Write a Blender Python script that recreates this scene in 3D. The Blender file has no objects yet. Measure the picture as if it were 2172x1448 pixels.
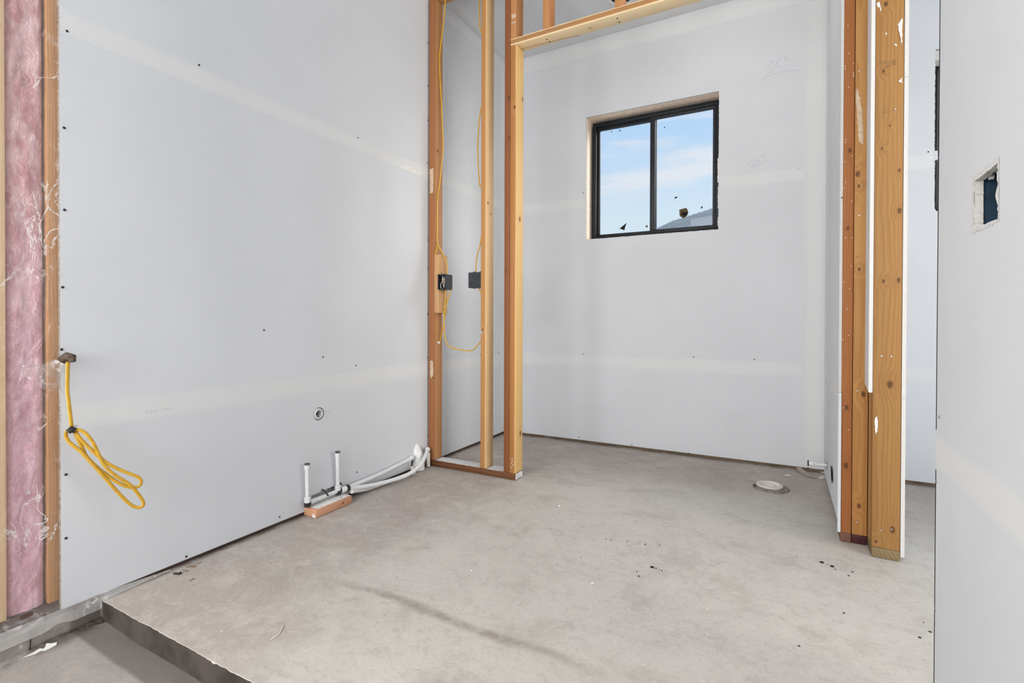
import bpy, bmesh, math, random
from mathutils import Vector, Matrix, noise
random.seed(7)
S = bpy.context.scene
COL = S.collection

# ------------------------------------------------------------------ camera
F_PX, YAW, PITCH, ROLL, CY_PX = 1051.557, .492089, .0070940, .0030376, 685.988
def camera():
    c, s = math.cos(YAW), math.sin(YAW)
    A = Matrix(((c, s, 0), (0, 0, -1), (-s, c, 0)))
    c, s = math.cos(PITCH), math.sin(PITCH)
    P = Matrix(((1, 0, 0), (0, c, -s), (0, s, c)))
    c, s = math.cos(ROLL), math.sin(ROLL)
    Q = Matrix(((c, -s, 0), (s, c, 0), (0, 0, 1)))
    M = Q @ P @ A                                   # rows: right, down, forward
    R = Matrix((M[0], -M[1], -M[2])).transposed().to_4x4()
    cd = bpy.data.cameras.new('camera')
    cd.sensor_fit = 'HORIZONTAL'; cd.sensor_width = 36
    cd.lens = F_PX / 2172 * 36
    cd.shift_y = (CY_PX - 724) / 2172
    cd.clip_start = .02; cd.clip_end = 300
    co = bpy.data.objects.new('camera', cd)
    co.matrix_world = Matrix.Translation((1.9475, 0, .918)) @ R
    COL.objects.link(co); S.camera = co
camera()

# ------------------------------------------------------------------ sky, sun, daylight, fill lamps, exposure
S.view_settings.view_transform = 'Standard'
S.view_settings.look = 'None'
S.view_settings.exposure = 0.12
S.view_settings.gamma = 1.0
S.view_settings.use_curve_mapping = False
try:
    S.cycles.max_bounces = 12; S.cycles.diffuse_bounces = 8; S.cycles.transparent_max_bounces = 16
    S.cycles.caustics_reflective = False; S.cycles.caustics_refractive = False
    S.cycles.sample_clamp_indirect = 6
except Exception:
    pass

class NT:
    """small helper around a node tree"""
    def __init__(s, tree):
        s.t = tree; s.n = tree.nodes; s.l = tree.links; s.n.clear()
    def new(s, typ, props=None, **ins):
        nd = s.n.new(typ)
        for k, v in (props or {}).items(): setattr(nd, k, v)
        for k, v in ins.items(): s.put(nd, k, v)
        return nd
    def put(s, nd, k, v):
        key = int(k[1:]) if k[0] == 'i' and k[1:].isdigit() else k.replace('_', ' ')
        sock = nd.inputs[key]
        if isinstance(v, bpy.types.NodeSocket): s.l.new(v, sock)
        elif isinstance(v, bpy.types.Node): s.l.new(v.outputs[0], sock)
        else:
            if isinstance(v, (tuple, list)) and len(v) == 3 and sock.type == 'RGBA': v = (*v, 1)
            sock.default_value = v
    def m(s, op, a, b=0.0, c=None, clamp=False):
        nd = s.n.new('ShaderNodeMath'); nd.operation = op; nd.use_clamp = clamp
        s.put(nd, 'i0', a); s.put(nd, 'i1', b)
        if c is not None: s.put(nd, 'i2', c)
        return nd.outputs[0]
    def v(s, op, a, b=(0, 0, 0)):
        nd = s.n.new('ShaderNodeVectorMath'); nd.operation = op
        s.put(nd, 'i0', a)
        if op == 'SCALE': nd.inputs['Scale'].default_value = b
        elif op not in ('LENGTH', 'NORMALIZE'): s.put(nd, 'i1', b)
        return nd.outputs['Value'] if op in ('LENGTH', 'DISTANCE', 'DOT_PRODUCT') else nd.outputs[0]
    def mix(s, f, a, b):
        nd = s.n.new('ShaderNodeMix'); nd.data_type = 'RGBA'
        s.put(nd, 'i0', f); s.put(nd, 'i6', a); s.put(nd, 'i7', b)
        return nd.outputs[2]
    def noise(s, vec, scale, detail=3.0, rough=.55, col=False):
        nd = s.new('ShaderNodeTexNoise', None, Vector=vec, Scale=scale, Detail=detail, Roughness=rough)
        return nd.outputs['Color'] if col else nd.outputs['Fac']
    def ss(s, x, a, b, lo=0.0, hi=1.0):
        nd = s.n.new('ShaderNodeMapRange'); nd.interpolation_type = 'SMOOTHSTEP'
        for i, q in enumerate((x, a, b, lo, hi)): s.put(nd, 'i%d' % i, q)
        return nd.outputs[0]
    def sep(s, vec):
        nd = s.new('ShaderNodeSeparateXYZ', None, Vector=vec); return nd.outputs
    def comb(s, x, y, z):
        return s.new('ShaderNodeCombineXYZ', None, X=x, Y=y, Z=z).outputs[0]
    def bump(s, h, strength, dist):
        return s.new('ShaderNodeBump', None, Height=h, Strength=strength, Distance=dist).outputs[0]

def world():
    w = bpy.data.worlds.new('sky'); S.world = w; w.use_nodes = True
    k = NT(w.node_tree)
    d = k.new('ShaderNodeTexCoord').outputs['Generated']
    x, y, z = k.sep(d)
    el = k.m('MAXIMUM', z, 0.0)
    c = k.mix(k.ss(el, .08, .50), (.72, .83, .90), (.38, .62, .95))
    c = k.mix(k.ss(z, -.02, .02), (.33, .31, .28), c)
    p = k.comb(x, y, k.m('MULTIPLY', z, 6.5))
    n = k.noise(p, 3.3, 6.0, .55)
    cl = k.m('MULTIPLY', k.ss(n, .47, .66), k.ss(z, .0, .1))
    c = k.mix(k.m('MULTIPLY', cl, .75), c, (.83, .83, .87))
    bg = k.new('ShaderNodeBackground', None, Color=c, Strength=.92)
    o = k.new('ShaderNodeOutputWorld'); k.l.new(bg.outputs[0], o.inputs[0])
world()

def light(name, kind, loc, aim, energy, color=(1, 1, 1), size=(1, 1), angle=None):
    ld = bpy.data.lights.new(name, kind); ld.energy = energy; ld.color = color
    if kind == 'AREA':
        ld.shape = 'RECTANGLE'; ld.size, ld.size_y = size
    if angle is not None: ld.angle = angle
    o = bpy.data.objects.new(name, ld); o.location = loc
    o.rotation_euler = (Vector(aim) - Vector(loc)).to_track_quat('-Z', 'Y').to_euler()
    COL.objects.link(o); return o
# bright hazy sky side outside the toilet-room window
light('sun', 'SUN', (4.6, 6.6, 4.4), (0.0, 2.0, 1.2), 4.0, (1, .98, .95), angle=math.radians(50))
# area lamps for daylight from unseen openings: behind the camera and along the hall
light('daylight_room', 'AREA', (1.9, -2.9, 1.8), (.1, 1.6, 1.25), 170, (1, .99, .975), (3.2, 2.4))
light('left_fill', 'AREA', (.03, -.75, 1.35), (2.3, .6, 1.25), 92, (1, .995, .985), (1.7, 1.45))  # added fill lamp that brightens the near wall; no window stands here
light('daylight_hall', 'AREA', (5.4, .9, 1.7), (0.0, 2.4, 1.2), 34, (1, .96, .90), (2.2, 2.4)).data.spread = math.radians(88)
lamp = light('toilet_fill', 'POINT', (1.60, 2.75, 2.73), (1.6, 2.75, 0), 3.5, (1, .985, .965)); lamp.data.shadow_soft_size = .10  # added unseen point lamp that lifts the toilet-room walls and ceiling

# ------------------------------------------------------------------ materials
def mat(name):
    m = bpy.data.materials.new(name); m.use_nodes = True
    k = NT(m.node_tree)
    b = k.new('ShaderNodeBsdfPrincipled'); o = k.new('ShaderNodeOutputMaterial')
    k.l.new(b.outputs[0], o.inputs[0])
    k.bsdf = b; k.out = o; k.mat = m
    k.pos = k.new('ShaderNodeNewGeometry').outputs['Position']
    return k

def plain(name, col, rough=.5, spec=.4, var=.08, scale=30.0, metal=0.0):
    k = mat(name)
    n = k.noise(k.pos, scale, 3.0)
    f = k.ss(n, .3, .7)
    k.put(k.bsdf, 'Base_Color', k.mix(f, tuple(q * (1 - var) for q in col), tuple(min(1, q * (1 + var)) for q in col)))
    k.put(k.bsdf, 'Roughness', rough); k.put(k.bsdf, 'Specular_IOR_Level', spec); k.put(k.bsdf, 'Metallic', metal)
    return k.mat

PAPER = (.614, .630, .654)
COMPOUND = (.652, .662, .662)
def drywall():
    k = mat('drywall_paper')
    n = k.noise(k.pos, 2.2, 4.0)
    f = k.noise(k.v('MULTIPLY', k.pos, (60, 60, 300)), 1.0, 2.0)
    c = k.mix(k.ss(n, .3, .7), tuple(q * .975 for q in PAPER), tuple(q * 1.02 for q in PAPER))
    c = k.mix(k.m('MULTIPLY', k.ss(f, .35, .65), .12), c, tuple(q * .93 for q in PAPER))
    k.put(k.bsdf, 'Base_Color', c); k.put(k.bsdf, 'Roughness', .75); k.put(k.bsdf, 'Specular_IOR_Level', .25)
    k.put(k.bsdf, 'Normal', k.bump(f, .06, .001))
    return k.mat

def compound(axis):
    """joint compound trowelled over a seam, feathered into the paper across the strip"""
    k = mat('joint_compound_' + axis)
    g = k.sep(k.new('ShaderNodeTexCoord').outputs['Generated'])
    t = {'X': g[0], 'Y': g[1], 'Z': g[2]}[axis]
    n = k.noise(k.v('MULTIPLY', k.pos, (3, 3, 14) if axis == 'Z' else (14, 14, 3)), 1.0, 4.0)
    t2 = k.m('ADD', t, k.m('MULTIPLY', k.m('SUBTRACT', n, .5), .35))
    f = k.m('MULTIPLY', k.ss(t2, .02, .30), k.ss(t2, .98, .70))
    st = k.noise(k.v('MULTIPLY', k.pos, (2, 2, 90) if axis == 'Z' else (90, 90, 2)), 1.0, 3.0)
    c = k.mix(f, PAPER, COMPOUND)
    c = k.mix(k.m('MULTIPLY', k.m('MULTIPLY', f, k.ss(st, .5, .75)), .4), c, (.69, .695, .695))
    k.put(k.bsdf, 'Base_Color', c); k.put(k.bsdf, 'Roughness', .8); k.put(k.bsdf, 'Specular_IOR_Level', .2)
    k.put(k.bsdf, 'Normal', k.bump(st, .08, .002))
    return k.mat

def wood(name, light_, dark, axis='Z', seed=0.0, pith=(.05, .06), ring=.0075, knots=(), knotcol=(.09, .035, .012), contrast=.5, rough=.62, streak=.3, heart=None, heartcol=None):
    k = mat(name)
    x, y, z = k.sep(k.pos)
    a, b, l = {'Z': (x, y, z), 'X': (z, y, x), 'Y': (x, z, y)}[axis]
    kn = None; pull = None
    for (kx, ky, kz, r) in knots:
        v = k.v('SUBTRACT', k.pos, (kx, ky, kz))
        sc = {'Z': (1, 1, .62), 'X': (.62, 1, 1), 'Y': (1, .62, 1)}[axis]
        v = k.v('MULTIPLY', v, sc)
        wv = k.noise(k.pos, 120.0, 2.0)
        d = k.m('ADD', k.v('LENGTH', v), k.m('MULTIPLY', k.m('SUBTRACT', wv, .5), r * .7))
        e = k.ss(d, r, r * .45)
        h = k.ss(d, r * 4.5, r * .3)
        kn = e if kn is None else k.m('MAXIMUM', kn, e)
        pull = h if pull is None else k.m('MAXIMUM', pull, h)
    base = k.comb(a, b, k.m('MULTIPLY', l, .10))
    base = k.v('ADD', base, (seed * 3.7, seed * 1.3, seed * .71))
    wob = k.noise(base, 9.0, 2.0)
    wob2 = k.noise(k.v('ADD', base, (7.1, 2.2, 4.4)), 26.0, 2.0)
    rx = k.m('ADD', k.m('SUBTRACT', a, pith[0]), k.m('MULTIPLY', wob, .055))
    ry = k.m('ADD', k.m('SUBTRACT', b, pith[1]), k.m('MULTIPLY', wob2, .012))
    r = k.m('SQRT', k.m('ADD', k.m('MULTIPLY', rx, rx), k.m('MULTIPLY', ry, ry)))
    if pull is not None: r = k.m('ADD', r, k.m('MULTIPLY', pull, ring * 1.5))
    ph = k.m('FRACT', k.m('DIVIDE', r, ring))
    late = k.m('MULTIPLY', k.ss(ph, .25, .90), k.ss(ph, 1.0, .93))
    fib = k.noise(k.v('ADD', k.v('MULTIPLY', k.comb(a, b, l), (420, 420, 9)), (seed, seed, seed)), 1.0, 3.0)
    big = k.noise(k.v('ADD', k.v('MULTIPLY', k.comb(a, b, l), (14, 14, .8)), (seed * 5, seed, seed)), 1.0, 3.0)
    c = k.mix(k.m('MULTIPLY', late, contrast), light_, dark)
    c = k.mix(k.m('MULTIPLY', k.ss(fib, .45, .75), streak), c, tuple(q * .72 for q in dark))
    c = k.mix(k.m('MULTIPLY', k.ss(big, .35, .7), .35), c, tuple((p + q) * .52 for p, q in zip(light_, dark)))
    if heart is not None:                                # heartwood tone around the pith; also paints shade onto the front faces
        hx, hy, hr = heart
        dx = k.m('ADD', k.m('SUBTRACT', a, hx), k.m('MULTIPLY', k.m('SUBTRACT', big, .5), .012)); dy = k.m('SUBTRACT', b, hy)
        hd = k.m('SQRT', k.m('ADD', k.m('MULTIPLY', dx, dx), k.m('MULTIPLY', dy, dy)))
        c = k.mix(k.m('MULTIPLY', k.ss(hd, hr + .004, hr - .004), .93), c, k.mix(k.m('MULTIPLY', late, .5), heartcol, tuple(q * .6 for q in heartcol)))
    if kn is not None:
        c = k.mix(k.m('MULTIPLY', pull, .22), c, dark)
        c = k.mix(k.m('MULTIPLY', kn, .9), c, knotcol)
    k.put(k.bsdf, 'Base_Color', c); k.put(k.bsdf, 'Roughness', rough); k.put(k.bsdf, 'Specular_IOR_Level', .3)
    k.put(k.bsdf, 'Normal', k.bump(fib, .12, .0015))
    return k.mat

def concrete(name, shower=False):
    k = mat(name)
    x, y, z = k.sep(k.pos)
    n1 = k.noise(k.pos, 1.7, 5.0, .6)
    n2 = k.noise(k.v('ADD', k.pos, (5, 3, 0)), 7.0, 5.0, .62)
    sw = k.noise(k.v('ADD', k.v('MULTIPLY', k.pos, (1, 1.5, 1)), k.v('SCALE', k.noise(k.pos, 5.0, 3.0, .6, True), .5)), 15.0, 6.0, .72)
    gr = k.noise(k.pos, 240.0, 2.0, .6)
    # dusty pale middle of the room, bare brownish slab along the left wall and in the far room
    m = k.ss(x, .05, 1.25)
    m = k.m('MULTIPLY', m, k.ss(y, 3.5, 2.1))
    m = k.m('ADD', k.m('MULTIPLY', m, .95), k.m('MULTIPLY', k.m('SUBTRACT', n1, .5), 1.3))
    m = k.m('ADD', m, k.m('MULTIPLY', k.m('SUBTRACT', n2, .5), .7))
    m = k.ss(m, .05, .75)
    taupe, pale = (.385, .340, .307), (.515, .488, .446)
    if shower: taupe, pale = (.335, .305, .28), (.40, .365, .335)
    c = k.mix(m, taupe, pale)
    c = k.mix(k.m('MULTIPLY', k.ss(sw, .50, .68), .36), c, tuple(q * 1.15 for q in pale))
    c = k.mix(k.m('MULTIPLY', k.ss(sw, .50, .32), .36), c, tuple(q * .76 for q in taupe))
    # the long dark smear across the slab
    wv = k.m('MULTIPLY', k.m('SUBTRACT', k.noise(k.pos, 3.0, 4.0), .5), .10)
    dy = k.m('ABSOLUTE', k.m('SUBTRACT', k.m('ADD', y, wv), 1.243))
    band = k.m('MULTIPLY', k.ss(dy, .034, .003), k.m('MULTIPLY', k.ss(x, .45, .8), k.ss(x, 1.65, 1.25)))
    band = k.m('MULTIPLY', band, k.ss(k.m('ADD', k.m('MULTIPLY', n2, .5), k.m('MULTIPLY', sw, .5)), .36, .58))
    if not shower: c = k.mix(k.m('MULTIPLY', band, .72), c, (.22, .175, .155))
    bl = k.noise(k.v('ADD', k.pos, (9, 2, 0)), 4.2, 6.0, .7)
    c = k.mix(k.m('MULTIPLY', k.ss(bl, .50, .66), .35), c, tuple(q * .80 for q in taupe))
    c = k.mix(k.m('MULTIPLY', k.ss(bl, .48, .36), .30), c, tuple(q * 1.13 for q in pale))
    sp = k.noise(k.v('ADD', k.pos, (2, 8, 1)), 38.0, 2.0, .4)
    c = k.mix(k.m('MULTIPLY', k.ss(sp, .73, .78), .6), c, (.62, .61, .58))
    dk = k.noise(k.v('MULTIPLY', k.v('ADD', k.pos, (1, 4, 1)), (1, 2.2, 1)), 30.0, 3.0, .5)
    c = k.mix(k.m('MULTIPLY', k.ss(dk, .70, .78), .45), c, (.20, .18, .165))
    # dirt along curb and left wall; same dark tone along the back wall
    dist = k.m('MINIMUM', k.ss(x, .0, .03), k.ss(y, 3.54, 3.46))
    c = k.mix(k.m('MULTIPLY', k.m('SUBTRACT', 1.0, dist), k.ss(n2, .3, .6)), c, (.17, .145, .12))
    c = k.mix(k.m('MULTIPLY', k.ss(gr, .5, .8), .12), c, (.25, .23, .21))
    fn = k.noise(k.v('MULTIPLY', k.pos, (1, 1.4, 1)), 75.0, 4.0, .7)
    c = k.mix(k.m('MULTIPLY', k.ss(fn, .46, .34), .30), c, tuple(q * .70 for q in taupe))
    c = k.mix(k.m('MULTIPLY', k.ss(fn, .56, .68), .26), c, tuple(min(.75, q * 1.22) for q in pale))
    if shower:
        # shadow band along the step, painted into the pan colour
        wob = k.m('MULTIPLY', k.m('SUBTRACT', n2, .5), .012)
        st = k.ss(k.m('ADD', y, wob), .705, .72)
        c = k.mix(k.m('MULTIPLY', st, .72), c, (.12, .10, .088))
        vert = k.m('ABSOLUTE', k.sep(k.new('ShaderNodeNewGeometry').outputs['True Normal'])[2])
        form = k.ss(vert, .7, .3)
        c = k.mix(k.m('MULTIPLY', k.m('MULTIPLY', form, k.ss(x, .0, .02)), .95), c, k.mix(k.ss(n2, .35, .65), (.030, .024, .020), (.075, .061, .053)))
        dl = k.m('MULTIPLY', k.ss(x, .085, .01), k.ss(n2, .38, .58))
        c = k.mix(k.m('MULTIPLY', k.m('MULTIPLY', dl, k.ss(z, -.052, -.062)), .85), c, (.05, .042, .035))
    k.put(k.bsdf, 'Base_Color', c)
    k.put(k.bsdf, 'Roughness', k.ss(n2, .2, .8, .55, .75)); k.put(k.bsdf, 'Specular_IOR_Level', .3)
    h = k.m('ADD', k.m('MULTIPLY', sw, .6), k.m('MULTIPLY', gr, .3))
    k.put(k.bsdf, 'Normal', k.bump(h, .28, .004))
    return k.mat

def pink_fibre():
    k = mat('pink_glass_fibre')
    p = k.v('ADD', k.pos, k.v('SCALE', k.noise(k.pos, 14.0, 3.0, .6, True), .06))
    a = k.noise(k.v('MULTIPLY', p, (1, 1, .45)), 24.0, 5.0, .65)
    b = k.noise(k.v('MULTIPLY', p, (1, 1.6, .35)), 90.0, 4.0, .7)
    z = k.sep(k.pos)[2]
    c = k.mix(k.ss(a, .32, .68), (.55, .25, .27), (.80, .55, .57))
    c = k.mix(k.m('MULTIPLY', k.ss(b, .5, .75), .5), c, (.88, .70, .74))
    c = k.mix(k.m('MULTIPLY', k.ss(z, 1.5, .5), .35), c, (.66, .40, .58))
    k.put(k.bsdf, 'Base_Color', c); k.put(k.bsdf, 'Roughness', .95); k.put(k.bsdf, 'Specular_IOR_Level', .05)
    k.put(k.bsdf, 'Normal', k.bump(b, .7, .01))
    return k.mat

def clear_film(name, tint=(1, 1, 1), milk=.10, gloss=.10, rough=.18, wrinkle=True):
    k = mat(name)
    tr = k.new('ShaderNodeBsdfTransparent', None, Color=tint)
    gl = k.new('ShaderNodeBsdfGlossy', None, Color=(1, 1, 1), Roughness=rough)
    df = k.new('ShaderNodeBsdfDiffuse', None, Color=(.9, .88, .86))
    if wrinkle:
        p = k.v('ADD', k.pos, k.v('SCALE', k.noise(k.pos, 6.0, 2.0, .5, True), .25))
        w = k.noise(k.v('MULTIPLY', p, (1, 3.0, 1.0)), 7.0, 3.0, .55)
        rid = k.ss(k.m('ABSOLUTE', k.m('SUBTRACT', w, .5)), .022, .0)
        gate = k.ss(k.noise(k.pos, 5.0, 2.0), .5, .62)
        fac = k.m('ADD', milk, k.m('MULTIPLY', k.m('MULTIPLY', rid, gate), .5))
        nb = k.bump(w, .8, .03)
        k.put(gl, 'Normal', nb)
    else:
        fac = milk
    s1 = k.new('ShaderNodeMixShader'); k.put(s1, 'i0', fac); k.l.new(tr.outputs[0], s1.inputs[1]); k.l.new(df.outputs[0], s1.inputs[2])
    s2 = k.new('ShaderNodeMixShader'); k.put(s2, 'i0', gloss); k.l.new(s1.outputs[0], s2.inputs[1]); k.l.new(gl.outputs[0], s2.inputs[2])
    k.l.new(s2.outputs[0], k.out.inputs[0])
    return k.mat

M = {}
M['drywall'] = drywall()
M['gypsum'] = plain('gypsum_core', (.56, .54, .515), .9, .1, .04, 80)
M['gypsum_white'] = plain('white_cut_gypsum', (.585, .575, .56), .9, .1, .03, 60)
M['cmpZ'] = compound('Z'); M['cmpX'] = compound('X'); M['cmpY'] = compound('Y')
M['gypsum_torn'] = plain('torn_brown_edge_paper', (.27, .225, .19), .95, .05, .35, 90)
M['plaster'] = plain('dried_plaster', (.72, .71, .68), .85, .15, .10, 60)
M['plaster_tan'] = plain('tan_glue_smear', (.50, .38, .27), .8, .15, .15, 60)
M['screw'] = plain('black_screw', (.025, .025, .028), .45, .4, .2, 200)
M['screw_grey'] = plain('grey_screw', (.22, .22, .23), .5, .4, .2, 200)
M['nail'] = plain('steel_nail', (.45, .44, .43), .35, .5, .1, 200, .8)
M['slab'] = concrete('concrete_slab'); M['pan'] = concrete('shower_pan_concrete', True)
M['treated'] = wood('treated_plate', (.155, .062, .022), (.070, .024, .009), 'X', 1.2, (0, 2.4), .006, contrast=.8)
M['treated_y'] = wood('treated_plate_left', (.105, .060, .045), (.045, .026, .020), 'Y', 2.2, (-.05, 0), .006)
M['cavity'] = plain('dark_sheathing', (.16, .115, .075), .9, .1, .25, 12)
M['pine'] = wood('pale_pine', (.80, .63, .42), (.68, .46, .24), 'X', 3.3, (2.45, 2.56), .011, contrast=.5, streak=.15)
M['peach'] = plain('pale_window_lumber', (.90, .74, .60), .7, .2, .08, 40)
M['black_vinyl'] = plain('black_window_vinyl', (.013, .015, .018), .45, .18, .15, 8)
M['grey_vinyl'] = plain('dark_grey_sash', (.020, .022, .026), .45, .2, .15, 8)
M['glass'] = clear_film('window_glass', (.99, 1, 1), .0, .008, .02, False)
M['mud'] = plain('dried_mud', (.10, .075, .045), .95, .1, .5, 90)
M['soil'] = plain('dark_soil', (.055, .045, .037), .95, .1, .5, 90)
M['mud_dark'] = plain('dark_speck', (.02, .018, .016), .9, .1, .3, 90)
M['box'] = plain('black_box_plastic', (.022, .026, .031), .5, .4, .25, 40)
M['box_blue'] = plain('dark_blue_box_plastic', (.018, .045, .075), .45, .4, .25, 40)
M['yellow'] = plain('yellow_cable_jacket', (.56, .315, .018), .38, .5, .10, 60)
M['wire_white'] = plain('white_wire', (.72, .70, .66), .4, .4, .08, 60)
M['copper'] = plain('bare_copper', (.55, .27, .14), .4, .5, .1, 60, .6)
M['tape'] = plain('black_tape', (.02, .017, .016), .5, .4, .3, 90)
M['brown_tape'] = plain('dark_brown_foam', (.09, .065, .05), .9, .2, .4, 90)
M['pvc'] = plain('white_pvc', (.69, .69, .68), .35, .45, .04, 30)
M['pex'] = plain('white_pex', (.655, .66, .665), .4, .45, .04, 30)
M['hole'] = plain('dark_void', (.02, .018, .016), .9, .1, .2, 20)
M['flange_grey'] = plain('grey_flange_ring', (.19, .17, .155), .6, .3, .3, 60)
M['cap_beige'] = plain('beige_test_cap', (.62, .585, .54), .5, .35, .07, 40)
M['paper_tan'] = plain('tan_paper_strip', (.66, .60, .53), .85, .15, .06, 40)
M['paper_white'] = plain('torn_white_paper', (.74, .73, .70), .85, .15, .06, 40)
M['dust'] = plain('light_dust', (.60, .60, .60), .95, .05, .2, 70)
M['pencil'] = plain('pencil_line', (.47, .48, .51), .9, .1, .1, 200)
M['stamp'] = plain('faded_ink_stamp', (.20, .12, .06), .9, .1, .3, 300)
M['white_trim'] = plain('white_trim_ring', (.70, .71, .72), .4, .4, .05, 40)
M['roof_metal'] = plain('weathered_ribbed_roof', (.60, .55, .51), .6, .3, .30, 2.5)
M['siding'] = plain('grey_siding', (.42, .42, .42), .8, .2, .1, 2)
M['twig'] = plain('twig_bark', (.40, .37, .31), .9, .1, .2, 20)
M['bounce_ground'] = plain('pale_bounce_ground', (.76, .73, .68), .95, .1, .25, .6)  # unseen ground kept pale to bounce light up through the window
M['poly_milky'] = clear_film('milky_poly_film', (.98, .97, .96), .30, .05, .25, True)
M['poly'] = clear_film('poly_film', (.985, .98, .975), .06, .05, .25, True)

# ------------------------------------------------------------------ mesh helpers
def link(name, me, m=None, parent=None, kind=None):
    o = bpy.data.objects.new(name, me)
    COL.objects.link(o)
    if m is not None:
        for q in (m if isinstance(m, (list, tuple)) else [m]): me.materials.append(q)
    if parent is not None: o.parent = parent
    if kind: o['kind'] = kind
    return o
def off(parent):
    v = Vector((0, 0, 0))
    while parent is not None:
        v += parent.location; parent = parent.parent
    return v
def obj(name, bm, m=None, parent=None, kind=None, smooth=None, loc=None):
    """world-space bmesh -> object (origin at its parent, or at loc)"""
    base = off(parent)
    l = Vector(loc) - base if loc is not None else Vector((0, 0, 0))
    bmesh.ops.translate(bm, verts=bm.verts, vec=-(base + l))
    bmesh.ops.recalc_face_normals(bm, faces=bm.faces)
    me = bpy.data.meshes.new(name); bm.to_mesh(me); bm.free()
    if smooth is not None:
        me.polygons.foreach_set('use_smooth', [True] * len(me.polygons))
        if smooth < 180: me.set_sharp_from_angle(angle=math.radians(smooth))
    o = link(name, me, m, parent, kind); o.location = l
    return o
def thing(name, label, cat, loc=(0, 0, 0), group=None):
    o = bpy.data.objects.new(name, None); COL.objects.link(o); o.location = loc
    o.empty_display_size = .05
    o['label'] = label; o['category'] = cat
    if group: o['group'] = group
    return o
def tag(o, label, cat, group=None):
    o['label'] = label; o['category'] = cat
    if group: o['group'] = group
    return o

def box_into(bm, x0, x1, y0, y1, z0, z1, bev=0.0, mi=0):
    vs = [bm.verts.new(p) for p in ((x0, y0, z0), (x1, y0, z0), (x1, y1, z0), (x0, y1, z0), (x0, y0, z1), (x1, y0, z1), (x1, y1, z1), (x0, y1, z1))]
    fs = [bm.faces.new([vs[i] for i in q]) for q in ((0, 3, 2, 1), (4, 5, 6, 7), (0, 1, 5, 4), (1, 2, 6, 5), (2, 3, 7, 6), (3, 0, 4, 7))]
    for f in fs: f.material_index = mi
    if bev:
        es = list({e for f in fs for e in f.edges})
        bmesh.ops.bevel(bm, geom=es, offset=bev, segments=2, affect='EDGES', profile=.5)
    return fs
def box(x0, x1, y0, y1, z0, z1, bev=0.0):
    bm = bmesh.new(); box_into(bm, x0, x1, y0, y1, z0, z1, bev); return bm
def lumber(name, x0, x1, y0, y1, z0, z1, m, parent, bev=.003):
    return obj(name, box(x0, x1, y0, y1, z0, z1, bev), m, parent, smooth=35)

def catmull(pts, n=8):
    P = [Vector(p) for p in pts]
    if len(P) < 3: return P
    out = []
    Q = [P[0] * 2 - P[1]] + P + [P[-1] * 2 - P[-2]]
    for i in range(1, len(Q) - 2):
        a, b, c, d = Q[i - 1:i + 3]
        for j in range(n):
            t = j / n
            out.append(.5 * ((2 * b) + (c - a) * t + (2 * a - 5 * b + 4 * c - d) * t * t + (3 * b - a - 3 * c + d) * t ** 3))
    out.append(P[-1]); return out
def tube_into(bm, pts, r, seg=8, flat=None, up=None, caps=True, mi=0):
    """sweep; r may be a list; flat = second radius along `up` (oval cable)"""
    n = len(pts); rings = []
    pv = None
    for i, p in enumerate(pts):
        t = (Vector(pts[min(i + 1, n - 1)]) - Vector(pts[max(i - 1, 0)])).normalized()
        if up is not None:
            u = Vector(up); u = (u - t * u.dot(t))
            if u.length < 1e-4: u = t.orthogonal()
            u.normalize()
        elif pv is None: u = t.orthogonal().normalized()
        else:
            u = (pv - t * pv.dot(t)).normalized()
        pv = u; b = t.cross(u)
        rr = r[i] if isinstance(r, (list, tuple)) else r
        ru = rr if flat is None else flat
        rings.append([bm.verts.new(Vector(p) + u * (ru * math.cos(2 * math.pi * k / seg)) + b * (rr * math.sin(2 * math.pi * k / seg))) for k in range(seg)])
    for i in range(n - 1):
        for k in range(seg):
            f = bm.faces.new((rings[i][k], rings[i][(k + 1) % seg], rings[i + 1][(k + 1) % seg], rings[i + 1][k])); f.material_index = mi
    if caps:
        bm.faces.new(rings[0][::-1]).material_index = mi; bm.faces.new(rings[-1]).material_index = mi
def tube(pts, r, seg=8, flat=None, up=None, caps=True):
    bm = bmesh.new(); tube_into(bm, pts, r, seg, flat, up, caps); return bm
def lathe_into(bm, prof, org, axis, seg=32, mi=0):
    """profile of (radius, height) around axis through org"""
    a = Vector(axis).normalized(); u = a.orthogonal().normalized(); w = a.cross(u); o = Vector(org)
    rings = []
    for (r, h) in prof:
        if r < 1e-6: rings.append([bm.verts.new(o + a * h)])
        else: rings.append([bm.verts.new(o + a * h + (u * math.cos(2 * math.pi * k / seg) + w * math.sin(2 * math.pi * k / seg)) * r) for k in range(seg)])
    for A, B in zip(rings, rings[1:]):
        for k in range(seg):
            a0, a1 = A[k % len(A)], A[(k + 1) % len(A)]; b0, b1 = B[k % len(B)], B[(k + 1) % len(B)]
            vs = []
            for q in (a0, a1, b1, b0):
                if q not in vs: vs.append(q)
            if len(vs) > 2: bm.faces.new(vs).material_index = mi
def lathe(prof, org, axis, seg=32):
    bm = bmesh.new(); lathe_into(bm, prof, org, axis, seg); return bm
def prism(poly, depth_vec, mi=0, bm=None):
    """closed 3D polygon extruded by depth_vec"""
    bm = bm or bmesh.new(); d = Vector(depth_vec)
    a = [bm.verts.new(p) for p in poly]; b = [bm.verts.new(Vector(p) + d) for p in poly]
    n = len(a)
    bm.faces.new(a[::-1]).material_index = mi; bm.faces.new(b).material_index = mi
    for i in range(n): bm.faces.new((a[i], a[(i + 1) % n], b[(i + 1) % n], b[i])).material_index = mi
    return bm
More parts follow.
